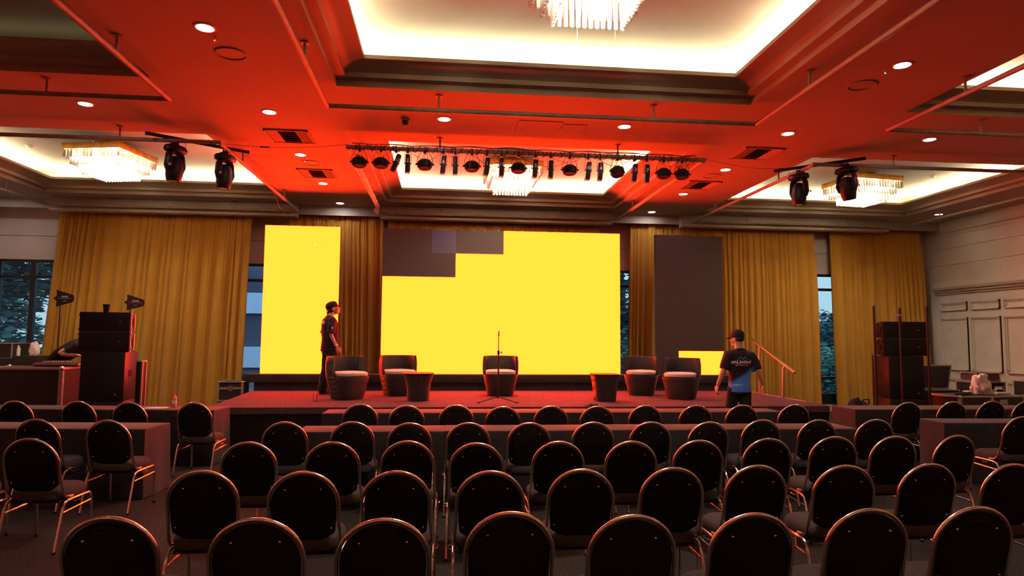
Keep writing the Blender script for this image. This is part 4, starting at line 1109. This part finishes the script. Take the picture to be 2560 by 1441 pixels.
latch(t, .24, -.318, .58); MB().box((.45, -.318, .60), (.12, .006, .03)).obj('handle', 'steel', t, smooth=False); MB().box((.25, -.316, .68), (.16, .004, .09)).obj('sticker', 'label', t, smooth=False)
for a in (-.55, .55):
    for b in (-.22, .22): MB().cyl((a-.015, b, .03), (a+.015, b, .03), .029, 12).obj('wheel', 'black_matte', t)
t = thing('flight_case', 'black case with silver edges behind the plastic bag, under the small red lit case', 'flight case', (10.42, 11.92, 0), .05, 'flight cases')
case_box(t, .62, .45, .92, .06, e=.02)
for a in (-.2, .2): MB().cyl((a-.015, 0, .03), (a+.015, 0, .03), .029, 12).obj('wheel', 'black_matte', t)
t = thing('flight_case', 'small red lit flight case, topmost of the pile at the right edge', 'flight case', (10.42, 11.92, .992), .04, 'flight cases')
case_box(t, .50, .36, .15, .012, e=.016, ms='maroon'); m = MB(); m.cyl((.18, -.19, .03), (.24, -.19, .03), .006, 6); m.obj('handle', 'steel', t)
t = thing('flight_case', 'dark case at the very right frame edge behind the chairs', 'flight case', (11.12, 11.3, 0), 0, 'flight cases')
case_box(t, .55, .6, 1.02, 0, e=.012)
t = thing('plastic_bag', 'crumpled white plastic bag standing on the right flight case', 'bag', (9.86, 11.28, .795))
lump(t, 'body', (0, 0, 0), (.15, .13, .23), 'plastic_bag', 2, amp=.55, u=34, v=22); lump(t, 'tied_top', (.05, 0, .27), (.09, .05, .07), 'plastic_bag', 21, amp=.8, flat=False); lump(t, 'side_bulge', (.11, -.02, 0), (.08, .08, .16), 'plastic_bag', 23, amp=.5)
t = thing('foam_box', 'white foam food box with open lid on the right flight case', 'box', (10.14, 11.16, .795), .1)
MB().bb(-.16, .12, -.1, .08, .0, .045, bev=.01).obj('tray', 'white_cushion', t); m = MB(); m.tube([(-.1, .02, .05), (-.03, .05, .10), (.08, .05, .10), (.16, .03, .06)], [.03, .03, .03, .02], 8, flat=.4); m.obj('napkin', 'white_cushion', t)
MB().box((.05, .06, .125), (.17, .02, .03), bev=.006).obj('lid', 'white_cushion', t)
t = thing('carton', 'small white carton left of the plastic bag', 'box', (9.62, 11.30, .795), .3); MB().bb(-.07, .07, -.05, .05, 0, .06, bev=.008).obj('box', 'white_cushion', t)
t = thing('black_cloth', 'folded black cloth on the left end of the right flight case', 'cloth', (9.38, 11.12, .795), .1); lump(t, 'body', (0, 0, 0), (.17, .1, .035), 'black_matte', 8, amp=.25)
# ------------------------------------------------------------------ people
def spine_rings(m, path, n=28, k=2.4, shift=0):
    """path: (centre, half width, half depth); lateral axis is local x (optionally twisted)"""
    rs = []; cs = [Vector(p[0]) for p in path]
    for i, p in enumerate(path):
        a, b = cs[max(0, i-1)], cs[min(len(cs)-1, i+1)]; t = (b-a).normalized()
        X = Vector((1, 0, 0)); X = Matrix.Rotation(p[3] if len(p) > 3 else 0, 3, 'Z') @ X
        X = (X - t*X.dot(t)).normalized(); D = t.cross(X)
        ring = []
        for j in range(n):
            u, v = sq(1, 2*PI*j/n, k); ring.append(cs[i]+X*u*p[1]+D*v*p[2])
        rs.append(ring)
    m.rings(rs)
def smooth_path(pts, rad, k=5):
    pts = [Vector(p) for p in pts]; P = []; Rr = []
    for i in range(len(pts)-1):
        p0, p1, p2, p3 = pts[max(0, i-1)], pts[i], pts[i+1], pts[min(len(pts)-1, i+2)]
        for q in range(k):
            t = q/k
            P.append(.5*((2*p1)+(p2-p0)*t+(2*p0-5*p1+4*p2-p3)*t*t+(3*p1-p0-3*p2+p3)*t**3)); Rr.append(rad[i]*(1-t)+rad[i+1]*t)
    P.append(pts[-1]); Rr.append(rad[-1]); return P, Rr
def limb(m, pts, rad, n=14):
    P, Rr = smooth_path(pts, rad); m.tube(P, Rr, n)
    m.ell(P[-1], (Rr[-1],)*3, u=12, v=8); m.ell(P[0], (Rr[0],)*3, u=12, v=8)
def hand(m, wrist, d, nrm, side, curl=.35, s=1.0):
    """d: direction along the hand, nrm: palm normal, side: +1/-1 thumb side"""
    d = Vector(d).normalized(); nrm = Vector(nrm); nrm = (nrm-d*nrm.dot(d)).normalized(); w = d.cross(nrm)*side
    wrist = Vector(wrist)
    R = Matrix((w, d, nrm)).transposed()
    m.ell(wrist+d*.048*s, (.040*s, .055*s, .017*s), R, u=14, v=10)
    for i, (ox, ln) in enumerate(((.034, .072), (.0115, .082), (-.0115, .076), (-.034, .060))):
        p = wrist+d*.088*s+w*ox*s; dd = d.copy(); pts = [p-dd*.02]; pts.append(p)
        for seg in range(3):
            a = curl*(1+.25*i)*(.8+.3*seg); dd = (dd*math.cos(a)+nrm*math.sin(a)).normalized(); p = p+dd*ln*s*(.45, .32, .23)[seg]; pts.append(p)
        m.tube(pts, [.0082*s, .0082*s, .0078*s, .0072*s, .006*s], 8); m.ell(pts[-1], (.0062*s,)*3, u=8, v=6)
    p = wrist+d*.022*s+w*.024*s; pts = [p, p+(d*.6+w*.8).normalized()*.034*s, p+(d*.85+w*.55+nrm*.2).normalized()*.062*s, p+(d*.95+w*.4+nrm*.4).normalized()*.086*s]
    m.tube(pts, [.014*s, .0125*s, .0105*s, .008*s], 8); m.ell(pts[-1], (.008*s,)*3, u=8, v=6)
def fuse(m, name, mt, parent, vox, it=4, wr=0., label=None, fac=.5):
    o = m.obj(name, mt, parent, smooth=True, ang=180)
    r = o.modifiers.new('fuse', 'REMESH'); r.mode = 'VOXEL'; r.voxel_size = vox; r.use_smooth_shade = True
    s_ = o.modifiers.new('smooth', 'SMOOTH'); s_.factor = fac; s_.iterations = it
    if wr:
        tx = bpy.data.textures.new(name+'_folds', 'CLOUDS'); tx.noise_scale = .13; tx.noise_depth = 1
        dm = o.modifiers.new('folds', 'DISPLACE'); dm.texture = tx; dm.strength = wr; dm.mid_level = .5; dm.texture_coords = 'LOCAL'
    if label: o['label'] = label
    return o
def head_rot(yaw, pitch): return Matrix.Rotation(yaw, 3, 'Z') @ Matrix.Rotation(pitch, 3, 'X') @ Matrix.Scale(1.09, 3)
def build_head(m, c, R):
    c = Vector(c); f = lambda x, y, z: c+R @ Vector((x, y, z))
    E_ = lambda x, y, z, a, b, d, u=18, v=12: m.ell(f(x, y, z), (a, b, d), R, u=u, v=v)
    E_(0, -.012, .022, .074, .094, .092); E_(0, .022, -.035, .060, .068, .075); E_(0, .052, -.085, .032, .028, .024)
    E_(0, .070, .012, .050, .022, .018); E_(0, .094, -.022, .011, .016, .026, 10, 8); E_(0, .102, -.036, .015, .013, .010, 10, 8)
    E_(0, .085, -.062, .026, .014, .007, 12, 8); E_(0, .083, -.072, .022, .014, .008, 12, 8)
    for s_ in (-1, 1):
        E_(s_*.074, -.008, -.012, .010, .020, .032, 10, 8); E_(s_*.048, .055, -.03, .02, .02, .018, 10, 8)
def face_parts(t, c, R):
    c = Vector(c); f = lambda x, y, z: c+R @ Vector((x, y, z))
    for s_ in (-1, 1):
        o = MB().ell(f(s_*.030, .080, -.004), (.013, .009, .009), R, u=12, v=8).obj('eye', 'print_white', t); MB().ell(f(s_*.030, .0885, -.004), (.006, .003, .006), R, u=10, v=6).obj('iris', 'hair', o)
        MB().box(f(s_*.031, .092, .018), (.034, .006, .006), R, bev=.002).obj('eyebrow', 'hair', t)
    MB().box(f(0, .0965, -.067), (.040, .004, .004), R, bev=.001).obj('mouth', mat('lips', (.32, .10, .09), .5), t)
def build_cap(t, c, R, up=0, brim_yaw=0, strap=False):
    c = Vector(c); m = MB(); N = 30; rs = []
    for a_, b_, z in ((.079, .101, .018), (.083, .106, .03), (.084, .106, .06), (.078, .10, .088), (.062, .080, .114), (.032, .042, .130), (.004, .005, .134)):
        rs.append([c+R @ Vector((a_*math.cos(2*PI*j/N), -.012+b_*math.sin(2*PI*j/N), z)) for j in range(N)])
    m.rings(rs); o = m.obj('cap', 'cap', t)
    Rb = R @ Matrix.Rotation(brim_yaw, 3, 'Z'); m = MB(); top = []; bot = []
    for zz, L_ in ((.030, top), (.024, bot)):
        row_in = [c+Rb @ Vector((.078*math.sin(a), -.012+.098*math.cos(a), zz)) for a in [-.95+1.9*i/14 for i in range(15)]]
        row_out = [c+Rb @ Vector((.082*math.sin(a)*1.02, .055+.132*math.cos(a*.9), zz-.012*math.cos(a)-.010*math.sin(a)**2)) for a in [-.95+1.9*i/14 for i in range(15)]]
        L_ += [row_in, row_out]
    m.rings([top[0], top[1], bot[1], bot[0]], closed=False, cap=False)
    for e in (0, 14): m.bm.faces.new([m.bm.verts.new(r[e]) for r in (top[0], top[1], bot[1], bot[0])])
    m.obj('brim', 'cap', o); MB().ell(c+R @ Vector((0, -.012, .135)), (.008, .008, .005), u=8, v=6).obj('button', 'cap', o)
    if strap:
        m = MB(); m.tube([c+R @ Vector(p) for p in ((0, -.11, .02), (-.01, -.125, -.02), (-.012, -.13, -.075))], [.008, .008, .006], 6, flat=.4); m.obj('strap', 'cap', o)
    return o

# --- man in the cap on the stage, looking up at the left screen
t = thing('person', 'man on the stage in black cap and black T-shirt, looking up to the right', 'person', (-2.13, 12.62, SH), -1.13)
hc, R = (0, .045, 1.60), head_rot(-.30, .38)
m = MB(); build_head(m, hc, R)
m.tube([(0, -.01, 1.40), (0, .0, 1.47), (0, .03, 1.56)], [.068, .056, .056], 14)
spine_rings(m, [((0, .0, .84), .10, .08), ((0, 0, .90), .155, .105), ((0, 0, 1.02), .140, .095), ((0, 0, 1.16), .150, .10), ((0, -.01, 1.30), .170, .105), ((0, -.015, 1.40), .15, .085), ((0, -.01, 1.44), .08, .06)])
limb(m, [(.162, -.015, 1.355), (.205, -.05, 1.14), (.215, .06, .90)], [.052, .040, .026])
limb(m, [(-.162, -.015, 1.355), (-.205, -.03, 1.13), (-.20, .10, .90)], [.052, .040, .026])
hand(m, (.215, .065, .885), (0.0, .38, -.92), (-.9, .25, 0), 1, .32); hand(m, (-.20, .105, .885), (0.0, .35, -.93), (.9, .25, 0), -1, .32)
for s_, fy in ((1, .06), (-1, -.08)): limb(m, [(s_*.085, 0, .86), (s_*.095, fy*.5+.02, .48), (s_*.10, fy-.02, .09)], [.082, .055, .038]); m.ell((s_*.105, fy+.05, .045), (.042, .115, .042), u=14, v=8)
fuse(m, 'body', 'skin', t, .0055, 3)
face_parts(t, hc, R); build_cap(t, hc, R, strap=True)
m = MB(); Rh = R; m.ell(Vector(hc)+R @ Vector((0, -.045, -.012)), (.076, .066, .062), R); m.tube([Vector(hc)+R @ Vector((0, -.09, -.02)), Vector(hc)+R @ Vector((0, -.085, -.08)), Vector(hc)+R @ Vector((0, -.07, -.11))], [.05, .042, .02], 10); m.obj('hair', 'hair', t)
m = MB()
spine_rings(m, [((0, .0, .80), .190, .160), ((0, 0, .90), .186, .155), ((0, 0, 1.02), .180, .15), ((0, -.005, 1.16), .185, .15), ((0, -.015, 1.30), .20, .148), ((0, -.02, 1.39), .18, .118), ((0, -.01, 1.445), .10, .078), ((0, -.005, 1.462), .072, .068)])
for s_ in (-1, 1): m.tube([(s_*.10, -.012, 1.395), (s_*.172, -.015, 1.37), (s_*.20, -.035, 1.26), (s_*.213, -.05, 1.13)], [.06, .076, .075, .078], 16)
tee = fuse(m, 't_shirt', 'tee', t, .011, 5, .018, fac=.5)
m = MB()
spine_rings(m, [((0, 0, .76), .165, .14), ((0, 0, .90), .168, .135), ((0, 0, .93), .16, .125)])
for s_, fy in ((1, .06), (-1, -.08)): m.tube(*smooth_path([(s_*.085, 0, .86), (s_*.097, fy*.5+.02, .48), (s_*.10, fy-.02, .07)], [.125, .10, .088]), 16)
fuse(m, 'trousers', 'jeans', t, .012, 4, .014)
for s_, fy in ((1, .06), (-1, -.08)): m = MB(); m.ell((s_*.105, fy+.05, .045), (.05, .135, .05), u=16, v=10); m.bb(s_*.105-.048, s_*.105+.048, fy-.08, fy+.17, .0, .022, bev=.01); m.obj('shoe', 'shoe', t)
MB().lathe([(.033, -.014), (.036, -.014), (.036, .014), (.033, .014), (.033, -.014)], c=(.214, .052, .918), n=16, cap=False).obj('wristband', 'print_white', t)
pr = text('print', 'ND', .085, 'print_white', t, (.03, -.3, 1.335), rot=(PI/2, 0, 0), ext=0, bold=.002); wrap(pr, tee, (0, 1, 0))
pr = text('print', 'G', .05, 'print_white', t, (.5, -.045, 1.235), rot=(PI/2, 0, PI/2), ext=0, bold=.002); wrap(pr, tee, (-1, 0, 0))
pr = text('print', '____', .03, 'print_white', t, (.5, -.045, 1.20), rot=(PI/2, 0, PI/2), ext=0); wrap(pr, tee, (-1, 0, 0))

# --- man in the blue and black shirt, walking away with his back to the camera
def m_shirt():
    m = bpy.data.materials.new('black_blue_shirt'); m.use_nodes = True; nt = m.node_tree; b = nt.nodes['Principled BSDF']; b.inputs['Roughness'].default_value = .8; b.inputs['Specular IOR Level'].default_value = .2
    tc = nt.nodes.new('ShaderNodeTexCoord'); sx = nt.nodes.new('ShaderNodeSeparateXYZ'); nt.links.new(tc.outputs['Object'], sx.inputs[0])
    def mth(op, a, b_): 
        n = nt.nodes.new('ShaderNodeMath'); n.operation = op
        for i, v in enumerate((a, b_)):
            if isinstance(v, (int, float)): n.inputs[i].default_value = v
            else: nt.links.new(v, n.inputs[i])
        return n.outputs[0]
    a = mth('MULTIPLY', sx.outputs[0], .7); c = mth('SUBTRACT', a, sx.outputs[2]); no = nt.nodes.new('ShaderNodeTexNoise'); no.inputs['Scale'].default_value = 7; nt.links.new(tc.outputs['Object'], no.inputs['Vector'])
    e = mth('ADD', c, mth('MULTIPLY', no.outputs[0], .06)); r = nt.nodes.new('ShaderNodeMapRange'); r.inputs['From Min'].default_value = -1.06; r.inputs['From Max'].default_value = -.99; nt.links.new(e, r.inputs['Value'])
    g = mth('LESS_THAN', sx.outputs[0], .178); k = mth('MULTIPLY', r.outputs[0], g)
    mx = nt.nodes.new('ShaderNodeMix'); mx.data_type = 'RGBA'; nt.links.new(k, mx.inputs['Factor']); mx.inputs['A'].default_value = (.018, .010, .014, 1); mx.inputs['B'].default_value = (.055, .19, .66, 1)
    nt.links.new(mx.outputs['Result'], b.inputs['Base Color'])
    n2 = nt.nodes.new('ShaderNodeTexNoise'); n2.inputs['Scale'].default_value = 11; nt.links.new(tc.outputs['Object'], n2.inputs['Vector']); bp = nt.nodes.new('ShaderNodeBump'); bp.inputs['Strength'].default_value = .5; bp.inputs['Distance'].default_value = .03
    nt.links.new(n2.outputs[0], bp.inputs['Height']); nt.links.new(bp.outputs[0], b.inputs['Normal']); return m
M['shirt'] = m_shirt()
t = thing('person', 'man seen from behind in black cap and black and blue shirt reading unlimited', 'person', (4.62, 9.97, .151), .06)
hc, R = (-.015, .03, 1.62), head_rot(.55, -.08)
m = MB(); build_head(m, hc, R)
m.tube([(0, -.01, 1.40), (0, .0, 1.47), (-.005, .018, 1.57)], [.080, .066, .066], 14)
spine_rings(m, [((.01, .0, .84), .11, .09), ((.01, 0, .90), .165, .115), ((.005, 0, 1.02), .155, .11), ((0, 0, 1.16), .160, .11), ((0, -.005, 1.30), .175, .11), ((0, -.01, 1.40), .16, .09), ((0, -.01, 1.445), .09, .07)])
limb(m, [(-.178, -.015, 1.35), (-.270, -.02, 1.13), (-.325, .07, .90)], [.058, .045, .029])
limb(m, [(.178, -.015, 1.34), (.250, -.12, 1.12), (.335, -.10, .91)], [.058, .046, .029])
hand(m, (-.327, .075, .885), (-.10, .25, -.95), (.85, .1, -.1), -1, .42, 1.05); hand(m, (.337, -.098, .895), (.12, .1, -.95), (-.85, .3, 0), 1, .45, 1.05)
for s_, fy in ((1, -.14), (-1, .16)): limb(m, [(s_*.085, 0, .86), (s_*.09, fy*.5+.05, .48), (s_*.09, fy, .09)], [.085, .058, .040]); m.ell((s_*.095, fy+.06, .045), (.042, .115, .042), u=14, v=8)
fuse(m, 'body', 'skin', t, .0055, 3)
face_parts(t, hc, R); build_cap(t, hc, R)
m = MB(); m.ell(Vector(hc)+R @ Vector((0, -.035, .002)), (.0755, .074, .055), R); m.obj('hair', 'hair', t)
m = MB()
spine_rings(m, [((.0, .0, .79), .175, .14), ((.0, 0, .90), .168, .135), ((0, 0, 1.02), .165, .13), ((0, 0, 1.16), .178, .132), ((0, -.01, 1.30), .196, .132), ((0, -.015, 1.385), .185, .112), ((0, -.01, 1.44), .11, .085), ((0, -.005, 1.462), .08, .076)])
m.tube([(-.10, -.012, 1.39), (-.185, -.015, 1.365), (-.225, -.018, 1.26), (-.262, -.022, 1.145)], [.065, .084, .080, .078], 16)
m.tube([(.10, -.012, 1.385), (.185, -.018, 1.355), (.222, -.06, 1.24), (.25, -.10, 1.13)], [.065, .084, .082, .080], 16)
sh = fuse(m, 't_shirt', 'shirt', t, .011, 5, .022)
pr = text('print', 'unLimited', .078, 'print_white', t, (-.025, -.5, 1.262), ext=0, bold=.0018); wrap(pr, sh, (0, 1, 0))
pr = text('print', 'VIDEO . SOUND . LUZ . LED', .017, 'print_white', t, (-.02, -.5, 1.213), ext=0, bold=.0006); wrap(pr, sh, (0, 1, 0))
pr = text('print', 'EVENTOS', .032, 'print_white', t, (-.09, -.5, .905), rot=(PI/2, -.08, 0), ext=0); wrap(pr, sh, (0, 1, 0))
def ribbon(name, pts, w, mt, t, z=.0, target=None, d=(0, 1, 0)):
    m = MB(); rs = []
    for i, p in enumerate(pts):
        a = Vector(pts[max(0, i-1)]); b = Vector(pts[min(len(pts)-1, i+1)]); n = Vector((-(b-a).z, 0, (b-a).x)).normalized()*w
        rs.append([Vector(p)-n, Vector(p)+n])
    m.rings(rs, closed=False, cap=False); o = m.obj(name, mt, t, smooth=False); wrap(o, target, d); return o
ribbon('logo', [(-.075+.15*i/24, -.5, 1.322+.018*math.sin(i/24*4*PI-.9)) for i in range(25)], .0045, 'print_blue', t, target=sh)
pr = text('print', 'O', .035, mat('yellow_print', (.8, .65, .05), .5), t, (.5, -.06, 1.26), rot=(PI/2, 0, PI/2), ext=0, bold=.002) if False else None
m = MB(); m.ell((.5, -.075, 1.245), (.004, .018, .02), u=10, v=6); o = m.obj('sleeve_badge', mat('yellow_print', (.8, .65, .05), .5), t); wrap(o, sh, (-1, 0, 0), .004)
m = MB(); m.bb(.498, .502, -.12, -.06, 1.165, 1.175); o = m.obj('sleeve_badge', 'print_white', t); wrap(o, sh, (-1, 0, 0), .004)
m = MB()
spine_rings(m, [((0, 0, .76), .158, .13), ((0, 0, .86), .165, .125), ((0, 0, .93), .160, .115)])
for s_, fy in ((1, -.14), (-1, .16)): m.tube(*smooth_path([(s_*.085, 0, .86), (s_*.092, fy*.5+.05, .48), (s_*.09, fy, .07)], [.105, .082, .068]), 16)
tr = fuse(m, 'trousers', 'jeans', t, .012, 4, .014)
for s_, fy in ((1, -.14), (-1, .16)): m = MB(); m.ell((s_*.095, fy+.06, .047), (.05, .135, .05), u=16, v=10); m.bb(s_*.095-.048, s_*.095+.048, fy-.07, fy+.18, .0, .022, bev=.01); m.obj('shoe', 'shoe', t)

# --- technician bent over the console at the left, head hidden by the speaker stack
t = thing('person', 'man in a black T-shirt bent over the console behind the left speaker stack', 'person', (-6.83, 12.05, 0), -PI/2)
m = MB(); hc, R = (0, 1.0, 1.63), head_rot(0, -.9)
build_head(m, hc, R)
m.tube([(0, .76, 1.63), (0, .86, 1.65), (0, .95, 1.64)], [.068, .056, .056], 14)
spine_rings(m, [((0, .0, .84), .10, .08), ((0, 0.0, .93), .155, .105), ((0, .12, 1.16), .145, .10), ((0, .33, 1.41), .155, .105), ((0, .55, 1.55), .170, .105), ((0, .70, 1.61), .15, .085), ((0, .78, 1.625), .08, .06)])
limb(m, [(.165, .66, 1.57), (.27, .42, 1.44), (.22, .68, 1.40)], [.052, .042, .030]); limb(m, [(-.165, .66, 1.57), (-.24, .62, 1.32), (-.12, .80, 1.38)], [.052, .042, .028])
hand(m, (.22, .69, 1.40), (-.1, .95, -.12), (0, -.1, -1), 1, .3); hand(m, (-.12, .81, 1.38), (.2, .9, -.1), (0, -.1, -1), -1, .3)
for s_ in (1, -1): limb(m, [(s_*.085, 0, .88), (s_*.10, .02, .48), (s_*.11, -.04, .09)], [.082, .055, .038]); m.ell((s_*.11, .03, .045), (.042, .115, .042), u=14, v=8)
fuse(m, 'body', 'skin', t, .009, 3)
m = MB(); m.ell(Vector(hc)+R @ Vector((0, -.03, .03)), (.080, .088, .085), R); m.obj('hair', 'hair', t)
m = MB()
spine_rings(m, [((0, -.01, .86), .175, .13), ((0, 0.0, .95), .172, .13), ((0, .12, 1.16), .175, .135), ((0, .33, 1.41), .182, .14), ((0, .55, 1.55), .19, .135), ((0, .70, 1.61), .168, .11), ((0, .79, 1.625), .09, .08)])
m.tube([(.10, .66, 1.58), (.172, .64, 1.565), (.24, .50, 1.47)], [.06, .076, .07], 16); m.tube([(-.10, .66, 1.58), (-.172, .65, 1.55), (-.225, .63, 1.40)], [.06, .076, .07], 16)
fuse(m, 't_shirt', 'tee', t, .012, 5, .02)
m = MB(); spine_rings(m, [((0, 0, .78), .155, .12), ((0, 0, .90), .165, .12), ((0, .01, .96), .16, .115)])
for s_ in (1, -1): m.tube(*smooth_path([(s_*.085, 0, .88), (s_*.10, .02, .48), (s_*.11, -.04, .07)], [.102, .08, .068]), 16)
fuse(m, 'trousers', 'jeans', t, .014, 4, .012)
for s_ in (1, -1): m = MB(); m.ell((s_*.11, .03, .047), (.05, .135, .05), u=16, v=10); m.bb(s_*.11-.048, s_*.11+.048, -.09, .15, 0, .022, bev=.01); m.obj('shoe', 'shoe', t)
